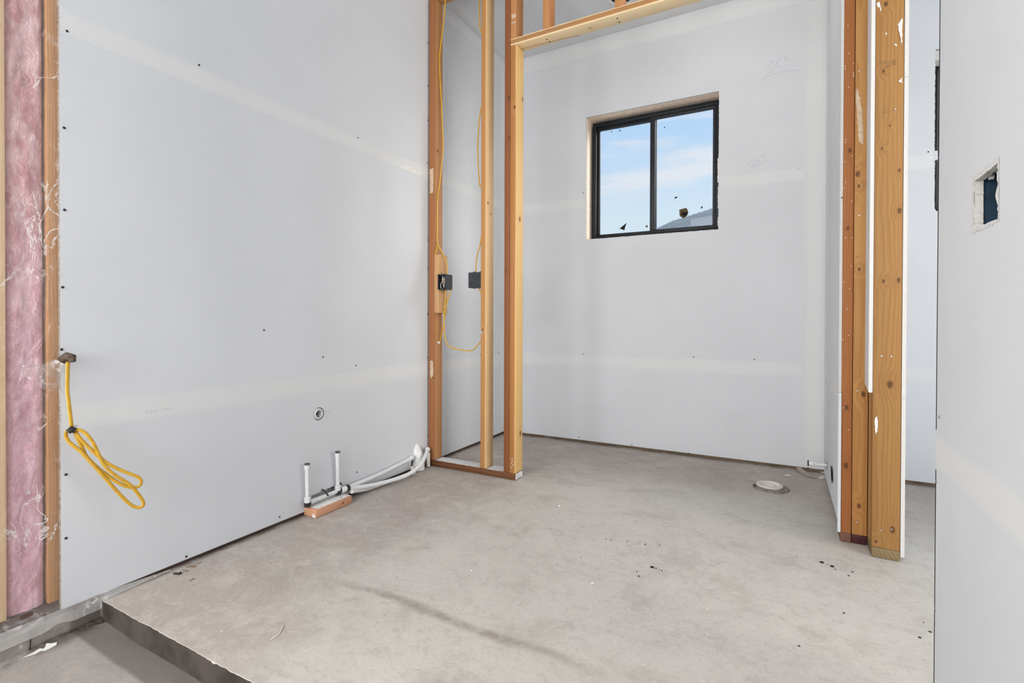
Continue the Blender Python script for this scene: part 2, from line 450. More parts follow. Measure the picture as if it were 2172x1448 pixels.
def cut(bm, cutters):
    """boolean difference, mesh in / bmesh out"""
    bmesh.ops.recalc_face_normals(bm, faces=bm.faces)
    me = bpy.data.meshes.new('tmp'); bm.to_mesh(me); bm.free()
    o = bpy.data.objects.new('tmp', me); COL.objects.link(o)
    cs = []
    for c in cutters:
        bmesh.ops.recalc_face_normals(c, faces=c.faces)
        cm = bpy.data.meshes.new('tmpc'); c.to_mesh(cm); c.free()
        co = bpy.data.objects.new('tmpc', cm); COL.objects.link(co); cs.append(co)
        md = o.modifiers.new('b', 'BOOLEAN'); md.operation = 'DIFFERENCE'; md.solver = 'EXACT'; md.object = co
    dg = bpy.context.evaluated_depsgraph_get()
    ev = o.evaluated_get(dg); r = bpy.data.meshes.new_from_object(ev)
    out = bmesh.new(); out.from_mesh(r)
    for q in cs + [o]:
        dd = q.data; bpy.data.objects.remove(q); bpy.data.meshes.remove(dd)
    bpy.data.meshes.remove(r)
    return out
def jag(pts, step=.006, amp=.0012, closed=True):
    """ragged version of a polyline (hand-cut drywall)"""
    out = []
    P = [Vector(p) for p in pts]; n = len(P)
    for i in range(n if closed else n - 1):
        a, b = P[i], P[(i + 1) % n]; L = (b - a).length; k = max(1, int(L / step))
        for j in range(k):
            q = a.lerp(b, j / k)
            if j: q += Vector((random.uniform(-1, 1), random.uniform(-1, 1), random.uniform(-1, 1))) * amp
            out.append(q)
    return out
def sheet(name, parent, bm, face_axis, face_val, cutters=(), edge='gypsum'):
    """drywall sheet: paper on the faces, gypsum on the cut edges"""
    if cutters: bm = cut(bm, list(cutters))
    bm.normal_update()
    ax = 'XYZ'.index(face_axis)
    for f in bm.faces: f.material_index = 0 if abs(f.normal[ax]) > .7 else 1
    return obj(name, bm, [M['drywall'], M[edge]], parent)
def seam(parent, axis_wall, c, sgn, lo, hi, z0, z1, long='H', n=40, amp=.006, thick=None):
    """thin trowelled strip of joint compound on a wall plane. long H: runs along the wall, V: runs up"""
    if thick is None: thick = .0005 if long == 'H' else .0009
    if axis_wall != 'Z' and long == 'H' and z1 >= CEIL: thick = .0013
    bm = bmesh.new(); A = []; B = []
    for i in range(n + 1):
        t = i / n
        if long == 'H':
            s = lo + (hi - lo) * t
            e0 = z0 + amp * (noise.noise((s * 4, c * 9, z0)) ); e1 = z1 + amp * (noise.noise((s * 4 + 9, c * 9, z1)))
            A.append((s, e0)); B.append((s, e1))
        else:
            s = z0 + (z1 - z0) * t
            e0 = lo + (amp * noise.noise((s * 4, c, lo)) if amp else 0); e1 = hi + amp * noise.noise((s * 4 + 5, c, hi))
            A.append((e0, s)); B.append((e1, s))
    def P(q, d): 
        if axis_wall == 'X': return (c + sgn * d, q[0], q[1])
        if axis_wall == 'Y': return (q[0], c + sgn * d, q[1])
        return (q[0], q[1], c + sgn * d)
    va = [bm.verts.new(P(q, thick)) for q in A]; vb = [bm.verts.new(P(q, thick)) for q in B]
    wa = [bm.verts.new(P(q, 0)) for q in A]; wb = [bm.verts.new(P(q, 0)) for q in B]
    for i in range(n):
        bm.faces.new((va[i], va[i + 1], vb[i + 1], vb[i]))
        bm.faces.new((wa[i], wa[i + 1], va[i + 1], va[i])); bm.faces.new((vb[i], vb[i + 1], wb[i + 1], wb[i]))
    if z1 >= CEIL and long == 'H' and axis_wall != 'Z': mm = M['cmpZ']
    elif axis_wall == 'Z': mm = M['cmpX' if long == 'V' else 'cmpY']
    else: mm = M['cmpZ'] if long == 'H' else (M['cmpY'] if axis_wall == 'X' else M['cmpX'])
    return obj('joint_compound', bm, mm, parent)
def screws(parent, pts, nrm, r=.0042, m=None, name='drywall_screw'):
    me = None
    for p in pts:
        if me is None:
            bm = lathe([(0, .0006), (r * .35, .0006), (r * .45, .0014), (r * .85, .0016), (r, .0002), (r, -.002)], (0, 0, 0), nrm, 10)
            bmesh.ops.recalc_face_normals(bm, faces=bm.faces)
            me = bpy.data.meshes.new(name); bm.to_mesh(me); bm.free(); me.materials.append(m or M['screw'])
        o = bpy.data.objects.new(name, me); COL.objects.link(o); o.parent = parent
        o.location = Vector(p) - off(parent)
def strokes(name, parent, lines, nrm, w, m):
    """flat pencil / ink lines lying on a surface"""
    bm = bmesh.new(); n = Vector(nrm)
    for ln in lines:
        P = catmull(ln, 6) if len(ln) > 2 else [Vector(q) for q in ln]
        L = []
        for i, p in enumerate(P):
            t = (P[min(i + 1, len(P) - 1)] - P[max(i - 1, 0)]).normalized(); s = t.cross(n).normalized() * w / 2
            L.append((bm.verts.new(p + s + n * .0004), bm.verts.new(p - s + n * .0004)))
        for a, b in zip(L, L[1:]): bm.faces.new((a[0], a[1], b[1], b[0]))
    return obj(name, bm, m, parent)
def blob(center, rx, ry, rz, seed=0, sub=2, amp=.35):
    bm = bmesh.new(); bmesh.ops.create_icosphere(bm, subdivisions=sub, radius=1)
    for v in bm.verts:
        d = 1 + amp * noise.noise(v.co * 1.7 + Vector((seed * 3.1, seed, seed * 7)))
        v.co = Vector((v.co.x * rx * d, v.co.y * ry * d, v.co.z * rz * d)) + Vector(center)
    return bm
def smear(name, parent, pts, nrm, m, thick=.0012):
    """thin irregular patch of plaster stuck to a surface"""
    n = Vector(nrm); c = sum((Vector(p) for p in pts), Vector()) / len(pts)
    ring = jag(pts, .008, .0018)
    ring = [p - n * (p - c).dot(n) for p in ring]
    bm = bmesh.new()
    a = [bm.verts.new(p + n * .0002) for p in ring]; b = [bm.verts.new(p.lerp(c, .12) + n * thick) for p in ring]
    k = len(a)
    for i in range(k): bm.faces.new((a[i], a[(i + 1) % k], b[(i + 1) % k], b[i]))
    bm.faces.new(b)
    return obj(name, bm, m, parent)

# ------------------------------------------------------------------ structure: slab and shower pan
CEIL = 3.0
def floor():
    xs = [0] + [i * .008 for i in range(1, 288)] + [2.4, 3.5, 5.2]
    bm = bmesh.new(); T = []; B = []
    for x in xs:
        j = .0015 * noise.noise((x * 7, .3, 0)) + .0022 * noise.noise((x * 55, 1.3, 0)) if 0 < x < 2.3 else 0
        ch = max(0, noise.noise((x * 30, 4.4, 0)) - .5) * .012 if 0 < x < 2.3 else 0
        T.append((bm.verts.new((x, .7905 + j + ch * .6, 0)), bm.verts.new((x, 3.70, 0))))
        B.append((bm.verts.new((x, .789 + j, -.0015 - ch)), bm.verts.new((x, .789 + j * .6, -.16))))
    for i in range(len(xs) - 1):
        f = bm.faces.new((T[i][0], T[i + 1][0], T[i + 1][1], T[i][1]))
        f = bm.faces.new((B[i][0], B[i + 1][0], T[i + 1][0], T[i][0]))
        f = bm.faces.new((B[i][1], B[i + 1][1], B[i + 1][0], B[i][0])); f.material_index = 1
    lo = [bm.verts.new(p) for p in ((-.16, .789, 0), (0, .789, 0), (0, 3.70, 0), (-.16, 3.70, 0))]; bm.faces.new(lo)
    hall = [bm.verts.new(p) for p in ((2.28, -2.6, 0), (5.2, -2.6, 0), (5.2, .79, 0), (2.28, .79, 0))]; bm.faces.new(hall)
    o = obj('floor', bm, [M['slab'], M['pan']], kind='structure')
    pan = bmesh.new()
    nx, ny = 60, 60
    V = [[pan.verts.new((2.3 * i / nx, -2.6 + 3.4 * (1 - (1 - j / ny) ** 1.6), -.062 + .008 * noise.noise((i * .3, j * .3, 2)) * .4 - .012 * min(1, 2.3 * i / nx / .3))) for j in range(ny + 1)] for i in range(nx + 1)]
    for i in range(nx):
        for j in range(ny): pan.faces.new((V[i][j], V[i + 1][j], V[i + 1][j + 1], V[i][j + 1]))
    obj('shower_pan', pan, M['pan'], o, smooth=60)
    cb = bmesh.new()                                            # concrete stem under the left wall
    ys = [-2.6 + 3.39 * i / 80 for i in range(81)]
    R = []
    for y in ys:
        j = .002 * noise.noise((y * 20, 0, 0))
        R.append([cb.verts.new(p) for p in ((-.16, y, -.001), (-.003 + j, y, -.001), (0 + j, y, -.005), (.002 + j, y, -.10))])
    for a, b in zip(R, R[1:]):
        for i in range(3): cb.faces.new((a[i], b[i], b[i + 1], a[i + 1]))
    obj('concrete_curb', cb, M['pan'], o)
    bm = bmesh.new()                                            # hairline crack running down the curb
    tube_into(bm, [(.0025, .614, -.012), (.003, .616, -.035), (.0035, .614, -.066)], .0012, 5)
    obj('curb_crack', bm, M['hole'], o)
    return o
FLOOR = floor()

# ------------------------------------------------------------------ structure: walls
def wall_left():
    o = obj('wall_left', box(-.19, -.1016, -2.6, 3.70, -.10, CEIL), M['cavity'], kind='structure')
    rows = ((.018, .6205), (.6215, 1.8400), (1.8410, CEIL))
    ring = lambda y, z, r: lathe([(0, -.05), (r, -.05), (r, .05), (0, .05)], (0, y, z), (1, 0, 0), 28)
    for r, (z0, z1) in enumerate(rows):
        for (y0, y1) in ((.688, 2.5445), (2.5455, 3.5425)):
            c = []
            if r == 0 and y0 < 1:
                c.append(ring(1.6637, .4634, .031))
                c.append(prism(jag([(-.05, 1.6135, .081), (-.05, 1.765, .089), (-.05, 1.768, .045), (-.05, 1.6, .040)], .01, .001), (.1, 0, 0)))
                c.append(prism(jag([(-.05, 2.345, 0), (-.05, 2.350, .054), (-.05, 2.372, .105), (-.05, 2.414, .145), (-.05, 2.445, .125), (-.05, 2.464, .067), (-.05, 2.476, 0)], .012, .0012), (.1, 0, 0)))
            sheet('drywall_sheet', o, box(-.0127, 0, y0, y1, z0, z1), 'X', 0, c, 'gypsum_torn')
    seam(o, 'X', 0, 1, .69, 3.53, .556, .664)
    seam(o, 'X', 0, 1, .69, 3.53, 1.795, 1.88)
    seam(o, 'X', 0, 1, 3.43, 3.528, .02, CEIL, 'V')
    seam(o, 'X', 0, 1, .69, 3.53, 2.90, CEIL)
    obj('backer_board', box(-.045, -.035, 1.55, 1.82, .05, .12), M['dust'], o)
    # rough plaster patch where the upper seam was touched up near the studs
    smear('compound_patch', o, [(0.0005,2.2378,1.8175),(0.0005,2.3258,1.8362),(0.0005,2.4231,1.8282),(0.0005,2.4646,1.8158),(0.0005,2.3782,1.8049),(0.0005,2.2708,1.8045)], (1, 0, 0), M['plaster'], .0008)
    screws(o, [(0,1.1048,1.8843),(0,0.6993,1.5076),(0,0.6997,1.2545),(0,0.6945,1.015),(0,0.6917,0.8229),(0,0.701,0.4338),(0,0.7005,0.2355),(0,1.0558,0.0288),(0,1.4506,0.0396),(0,1.9101,0.1154),(0,1.9148,1.8715),(0,1.9029,0.6771),(0,2.5053,2.6601),(0,2.5061,2.3888),(0,2.5019,2.1715),(0,2.498,1.9042),(0,2.5089,1.4206),(0,2.5095,1.2423),(0,2.5055,0.9566),(0,2.5063,0.6798),(0,2.5126,0.1835),(0,1.6889,0.7354),(0,1.3753,0.8712),(0,3.1372,0.6597),(0,0.707,1.809)], (1, 0, 0))
    strokes('pencil_mark', o, [[(0.0003,3.3974,0.6552),(0.0003,3.4351,0.6568),(0.0003,3.4735,0.6584)]], (1, 0, 0), .004, M['stamp'])
    strokes('scratch', o, [[(0.0003,1.6916,0.4711),(0.0003,1.7145,0.4651),(0.0003,1.7378,0.4566)]], (1, 0, 0), .0025, M['pencil'])
    strokes('printed_stamp', o, [[p, (p[0], p[1] + .004, p[2] + .010)] for p in [(0.0003,0.9202,0.5853),(0.0003,0.929,0.5855),(0.0003,0.9379,0.5857),(0.0003,0.9469,0.5859),(0.0003,0.956,0.5861),(0.0003,0.9759,0.5863),(0.0003,0.9868,0.5862),(0.0003,0.9963,0.5864)]], (1, 0, 0), .0022, M['pencil'])
    return o
WL = wall_left()

WX0, WX1, WZ0, WZ1 = .6785, 1.5975, 1.5215, 2.4305
def wall_back():
    b = box(-.19, 5.2, 3.5427, 3.70, -.10, CEIL)
    b = cut(b, [box(.67, 1.606, 3.4, 3.8, 1.513, 2.439), box(2.689, 3.70, 3.4, 3.8, 1.513, 2.439)])
    o = obj('wall_back', b, M['cavity'], kind='structure')
    rows = ((.018, .6205), (.6215, 1.8400), (1.8410, CEIL))
    y = 3.53
    for r, (z0, z1) in enumerate(rows):
        c = []
        if r: c = [prism(jag([(WX0, 3.5, WZ0), (WX1, 3.5, WZ0), (WX1, 3.5, WZ1), (WX0, 3.5, WZ1)], .01, .0013), (0, .1, 0))]
        sheet('drywall_sheet', o, box(0, 2.2, y, y + .0127, z0, z1), 'Y', y, c)
        c = []
        if r: c = [prism(jag([(2.709, 3.5, 1.545), (2.718, 3.5, 1.527), (3.66, 3.5, 1.527), (3.66, 3.5, 2.42), (2.707, 3.5, 2.42), (2.707, 3.5, 1.862), (2.7215, 3.5, 1.86), (2.7215, 3.5, 1.812), (2.709, 3.5, 1.81)], .008, .0012), (0, .1, 0))]
        sheet('drywall_sheet', o, box(2.377, 5.0, y, y + .0127, z0, z1), 'Y', y, c)
    for (a, b_) in ((.0, 2.2), (2.377, 5.0)):
        seam(o, 'Y', y, -1, a, b_, .562, .667)
        seam(o, 'Y', y, -1, a, b_, 2.86, CEIL)
    seam(o, 'Y', y, -1, 0, .676, 1.745, 1.845); seam(o, 'Y', y, -1, 1.60, 2.2, 1.78, 1.872)
    seam(o, 'Y', y, -1, 2.377, 2.703, 1.76, 1.86)
    seam(o, 'Y', y, -1, 2.085, 2.199, .02, CEIL, 'V'); seam(o, 'Y', y, -1, .001, .10, .02, CEIL, 'V')
    screws(o, [(0.6569,3.53,1.8716),(0.6621,3.53,0.6668),(0.631,3.53,0.036),(1.0312,3.53,0.0277),(1.4204,3.53,0.0174),(2.1165,3.53,0.018),(1.8166,3.53,0.6707),(1.4472,3.53,0.6718),(2.6799,3.53,1.8602)], (0, -1, 0))
    # pencilled numbers
    L = [[(1.8885,3.5297,2.5541),(1.9017,3.5297,2.5523),(1.9122,3.5297,2.5483),(1.907,3.5297,2.5377),(1.8913,3.5297,2.5297),(1.8808,3.5297,2.5233),(1.8821,3.5297,2.5156),(1.8967,3.5297,2.5107),(1.9072,3.5297,2.5037),(1.9073,3.5297,2.4963),(1.8968,3.5297,2.4869),(1.8837,3.5297,2.4811),(1.8718,3.5297,2.4735)],
         [(1.9616,3.5297,2.551),(1.9435,3.5297,2.5466),(1.9306,3.5297,2.5409),(1.9385,3.5297,2.5243),(1.9411,3.5297,2.5119),(1.936,3.5297,2.5072),(1.9203,3.5297,2.5095)],
         [(1.991,3.5297,2.5787),(1.9822,3.5297,2.5635),(1.9759,3.5297,2.5445),(1.9822,3.5297,2.5488),(1.9912,3.5297,2.5466),(1.9938,3.5297,2.5372),(1.9875,3.5297,2.5344),(1.9797,3.5297,2.5392)],
         [(1.8359,3.5297,2.4459),(1.8599,3.5297,2.4509),(1.8917,3.5297,2.4615),(1.9258,3.5297,2.4699),(1.9595,3.5297,2.4738),(1.9904,3.5297,2.471),(2.021,3.5297,2.4653),(2.0564,3.5297,2.4555)]]
    strokes('pencil_number', o, L, (0, -1, 0), .0026, M['pencil'])
    L = [[(1.8011,3.5297,1.941),(1.7929,3.5297,1.9483),(1.7793,3.5297,1.9413),(1.7684,3.5297,1.9308),(1.7739,3.5297,1.9209),(1.793,3.5297,1.9181),(1.8094,3.5297,1.9127),(1.8108,3.5297,1.9065),(1.7986,3.5297,1.9007),(1.7849,3.5297,1.9042)],
         [(1.8334,3.5297,1.9557),(1.82,3.5297,1.9502),(1.8146,3.5297,1.939),(1.8254,3.5297,1.9374),(1.8362,3.5297,1.9313),(1.8309,3.5297,1.9246),(1.8174,3.5297,1.9236)],
         [(1.8627,3.5297,1.9841),(1.8548,3.5297,1.9719),(1.8508,3.5297,1.9635),(1.8575,3.5297,1.9595),(1.8681,3.5297,1.9683),(1.8694,3.5297,1.9726)],
         [(1.8108,3.5297,1.893),(1.831,3.5297,1.9036),(1.8524,3.5297,1.9155),(1.8737,3.5297,1.9288),(1.8922,3.5297,1.9394)]]
    strokes('pencil_number', o, L, (0, -1, 0), .0026, M['pencil'])
    strokes('printed_stamp', o, [[p, (p[0] + .012, p[1], p[2] + .002)] for p in [(2.045,3.5297,1.8525),(2.0676,3.5297,1.8552),(2.0901,3.5297,1.8549),(2.1075,3.5297,1.8553)]], (0, -1, 0), .006, M['pencil'])
    smear('compound_patch', o, [(2.1829,3.529,0.0049),(2.1998,3.529,0.0046),(2.2217,3.529,-0.0178),(2.2049,3.529,-0.0232),(2.1878,3.529,-0.0115)], (0, -1, 0), M['drywall'])
    return o
WB = wall_back()

def wall_right_toilet():
    """wall between toilet room and hall, a little out of square"""
    o = obj('wall_right', box(2.21, 2.36, 2.60, 3.5427, .0, CEIL), M['cavity'], kind='structure')
    zs = [(None, .6205), (.6215, 1.84), (1.841, CEIL)]
    for r, (z0, z1) in enumerate(zs):
        b0 = .088 if z0 is None else z0; b1 = .0 if z0 is None else z0
        def xw(y): return 2.172 + (y - 2.46) / 1.07 * .028
        poly = [(xw(2.46), 2.46, b0), (xw(3.53), 3.53, b1), (xw(3.53), 3.53, z1), (xw(2.46), 2.46, z1)]
        c = []
        if r == 0:
            c.append(prism(jag([(2.1, 2.955, .186), (2.1, 2.985, .186), (2.1, 2.905, .10), (2.1, 2.880, .112)], .01, .0035), (.14, 0, 0)))
            c.append(lathe([(0, -.05), (.019, -.05), (.019, .05), (0, .05)], (2.19, 3.205, .127), (1, 0, 0), 20))
        sheet('drywall_sheet', o, prism(poly, (.010, 0, 0)), 'X', 2.17, c)
        sheet('drywall_sheet', o, box(2.3645, 2.377, 2.36, 3.5427, .02 if r == 0 else z0, z1), 'X', 2.377)
    obj('drywall_edge_strip', box(2.1715, 2.182, 2.453, 2.4605, .042, .62), M['drywall'], o)
    def slanted(y0, y1, z0, z1, long):
        s = seam(o, 'X', 0, -1, y0, y1, z0, z1, long)
        for v in s.data.vertices: v.co.x += xw(v.co.y)
        return s
    slanted(2.47, 3.52, .57, .66, 'H'); slanted(2.47, 3.52, 1.79, 1.87, 'H'); slanted(3.38, 3.528, .03, CEIL, 'V')
    screws(o, [(2.175,2.425,1.4221)], (-1, 0, 0))
    smear('compound_patch', o, [(2.176,2.8343,0.2247),(2.176,2.7752,0.2287),(2.176,2.7397,0.2159),(2.176,2.7257,0.1802),(2.176,2.7689,0.1501),(2.176,2.8063,0.1754)], (-1, 0, 0), M['hole'], .0005)
    return o
WR = wall_right_toilet()

def wall_near():
    o = obj('wall_near', cut(box(2.2930, 2.38, -2.6, 1.505, 0, CEIL), [box(2.2, 2.36, 1.1385, 1.2715, 1.0885, 1.1965)]), M['cavity'], kind='structure')
    hole = prism(jag([(2.2, 1.147, 1.094), (2.2, 1.262, 1.097), (2.2, 1.262, 1.187), (2.2, 1.149, 1.191)], .004, .0014), (.15, 0, 0))
    for r, (z0, z1) in enumerate(((.018, .6205), (.6215, 1.84), (1.841, CEIL))):
        sheet('drywall_sheet', o, box(2.28, 2.2927, -2.6, 1.5135, z0, z1), 'X', 2.28, [hole] if r == 1 else [])
        sheet('drywall_sheet', o, box(2.28, 2.38, 1.506, 1.5130, z0, z1), 'Y', 1.513)
    # torn paper fringe around the box opening
    fr = bmesh.new()
    ring = [(1.147, 1.094), (1.262, 1.097), (1.262, 1.187), (1.149, 1.191)]
    out = [(1.141, 1.089), (1.275, 1.088), (1.275, 1.197), (1.142, 1.201)]
    a = jag([(2.2797, *q) for q in ring], .004, .0010); b = jag([(2.2794, *q) for q in out], .0043, .0026)
    k = min(len(a), len(b))
    va = [fr.verts.new(a[int(i * len(a) / k)]) for i in range(k)]; vb = [fr.verts.new((2.2794, b[int(i * len(b) / k)].y, b[int(i * len(b) / k)].z)) for i in range(k)]
    for i in range(k): fr.faces.new((va[i], va[(i + 1) % k], vb[(i + 1) % k], vb[i]))
    obj('torn_paper_fringe', fr, M['gypsum_white'], o)
    seam(o, 'X', 2.28, -1, -2.6, 1.513, .565, .66); seam(o, 'X', 2.28, -1, -2.6, 1.513, 1.79, 1.88)
    screws(o, [(2.28,1.4826,0.6961),(2.28,1.5008,0.5417),(2.28,1.5029,0.2383)], (-1, 0, 0), m=M['screw_grey'])
    return o
WN = wall_near()

def ceiling():
    b = cut(box(-.19, 5.2, -2.6, 3.70, CEIL, CEIL + .10), [lathe([(0, -.05), (.078, -.05), (.078, .2), (0, .2)], (1.055, 3.147, CEIL), (0, 0, 1), 40)])
    o = obj('ceiling', b, M['drywall'], kind='structure')
    seam(o, 'Z', CEIL, -1, 0, 2.2, 3.42, 3.53, 'H'); seam(o, 'Z', CEIL, -1, 0, .10, .69, 3.53, 'V')
    return o
CE = ceiling()

# ------------------------------------------------------------------ structure: windows
def window(name, x0, x1, z0, z1, full=True):
    o = bpy.data.objects.new(name, None); COL.objects.link(o); o.location = (x0, 3.63, z0); o['kind'] = 'structure'
    # rough-opening lumber
    obj('opening_jamb', box(x0 - .011, x0, 3.5445, 3.70, z0 - .011, z1 + .008, .001), M['peach'], o)
    obj('opening_jamb', box(x1, x1 + .008, 3.5445, 3.70, z0 - .011, z1 + .008, .001), M['peach'], o)
    obj('opening_header', box(x0, x1, 3.5445, 3.70, z1, z1 + .008, .001), M['peach'], o)
    obj('opening_sill', box(x0, x1, 3.5445, 3.70, z0 - .008, z0, .001), M['peach'], o)
    a, b = x0 + .010, x1 - .004; lo, hi = z0 + .003, z1 - .016
    ya, yb = 3.630, 3.695
    fr = bmesh.new(); t = .030
    box_into(fr, a, b, ya, yb, lo, lo + t, .003); box_into(fr, a, b, ya, yb, hi - t, hi, .003)
    box_into(fr, a, a + t, ya, yb, lo + t, hi - t, .003); box_into(fr, b - t, b, ya, yb, lo + t, hi - t, .003)
    box_into(fr, a + t, b - t, ya + .028, ya + .032, lo + t, lo + t + .012); box_into(fr, a + t, b - t, ya + .028, ya + .032, hi - t - .012, hi - t)
    obj('window_frame', fr, M['black_vinyl'], o, smooth=35)
    mid = (a + b) / 2 + .002
    for i, (p, q, y) in enumerate(((a + t, mid + .020, ya + .034), (mid - .020, b - t, ya + .006))):
        s = bmesh.new(); w = .019 if i == 0 else .017; h = .022; d = .020
        wl = w if i == 0 else .036; wr = .036 if i == 0 else w
        zz0, zz1 = lo + t, hi - t
        box_into(s, p, q, y, y + d, zz0, zz0 + h, .002); box_into(s, p, q, y, y + d, zz1 - h, zz1, .002)
        box_into(s, p, p + wl, y, y + d, zz0 + h, zz1 - h, .002); box_into(s, q - wr, q, y, y + d, zz0 + h, zz1 - h, .002)
        sh = obj('sash', s, M['grey_vinyl'], o, smooth=35)
        obj('glass_pane', box(p + wl - .004, q - wr + .004, y + .008, y + .012, zz0 + h - .004, zz1 - h + .004), M['glass'], sh)
    return o
W1 = window('window_1', WX0 + .004, WX1 + .003, WZ0 - .004, WZ1 + .002)
W2 = window('window_2', 2.702, 3.69, 1.521, 2.432)
obj('opening_filler', box(2.708, 3.66, 3.5445, 3.628, 2.365, 2.420, .001), M['gypsum_white'], W2)
# ragged drywall slivers left on the right side of the toilet-room window
for i, (za, zb, w) in enumerate(((1.66, 1.80, .006), (1.83, 1.99, .008), (1.545, 1.60, .005))):
    P = [(WX1, 3.529, za), (WX1, 3.529, zb)]
    inner = [(WX1 - w * random.uniform(.35, 1), 3.529, zb - (zb - za) * j / 12) for j in range(13)]
    obj('paper_sliver', prism(P + inner, (0, .003, 0)), M['paper_white'], WB)
# dried mud thrown on the outside of the panes
def mud(pts, m, name='dried_mud', th=.006, y=3.656):
    b = prism([(q[0], y, q[2]) for q in pts], (0, -th, 0))
    for v in b.verts:
        if abs(v.co.y - (y - th)) < 1e-5: v.co.y += random.uniform(0, th * .5)
    return obj(name, b, m, W1)
mud([(1.3313,3.651,1.6979),(1.3521,3.651,1.7024),(1.3774,3.651,1.7064),(1.3869,3.651,1.6939),(1.3918,3.651,1.6736),(1.384,3.651,1.6546),(1.3714,3.651,1.6425),(1.3572,3.651,1.6373),(1.3396,3.651,1.6489),(1.3331,3.651,1.6595)], M['mud'], th=.008, y=3.643)
mud([(1.3471,3.643,1.6732),(1.3835,3.643,1.6778),(1.3883,3.643,1.6658),(1.379,3.643,1.647),(1.3663,3.643,1.6449),(1.3504,3.643,1.6596)], M['mud_dark'], th=.003, y=3.6345)
mud([(1.2971,3.651,1.7816),(1.3035,3.651,1.7925),(1.3212,3.651,1.7922),(1.3068,3.651,1.7805)], M['mud_dark'], y=3.643)
mud([(1.4726,3.651,1.6949),(1.4802,3.651,1.7072),(1.4848,3.651,1.7083),(1.4849,3.651,1.692)], M['mud_dark'], y=3.643)
mud([(1.2228,3.651,2.2955),(1.2294,3.651,2.3011),(1.231,3.651,2.2957),(1.2261,3.651,2.2899)], M['mud_dark'], y=3.643)
mud([(0.8956,3.679,1.6077),(0.9492,3.679,1.6455),(0.9386,3.679,1.6218),(0.9316,3.679,1.5924)], M['mud_dark'], y=3.672)
mud([(0.8212,3.679,2.3451),(0.834,3.679,2.3464),(0.8341,3.679,2.3393)], M['mud_dark'], y=3.672)
mud([(0.8849,3.679,2.3428),(0.8993,3.679,2.3455),(0.8994,3.679,2.3367)], M['mud_dark'], y=3.672)
mud([(1.0857,3.679,1.6056),(1.1028,3.679,1.6162),(1.1029,3.679,1.5972)], M['mud'], y=3.672)

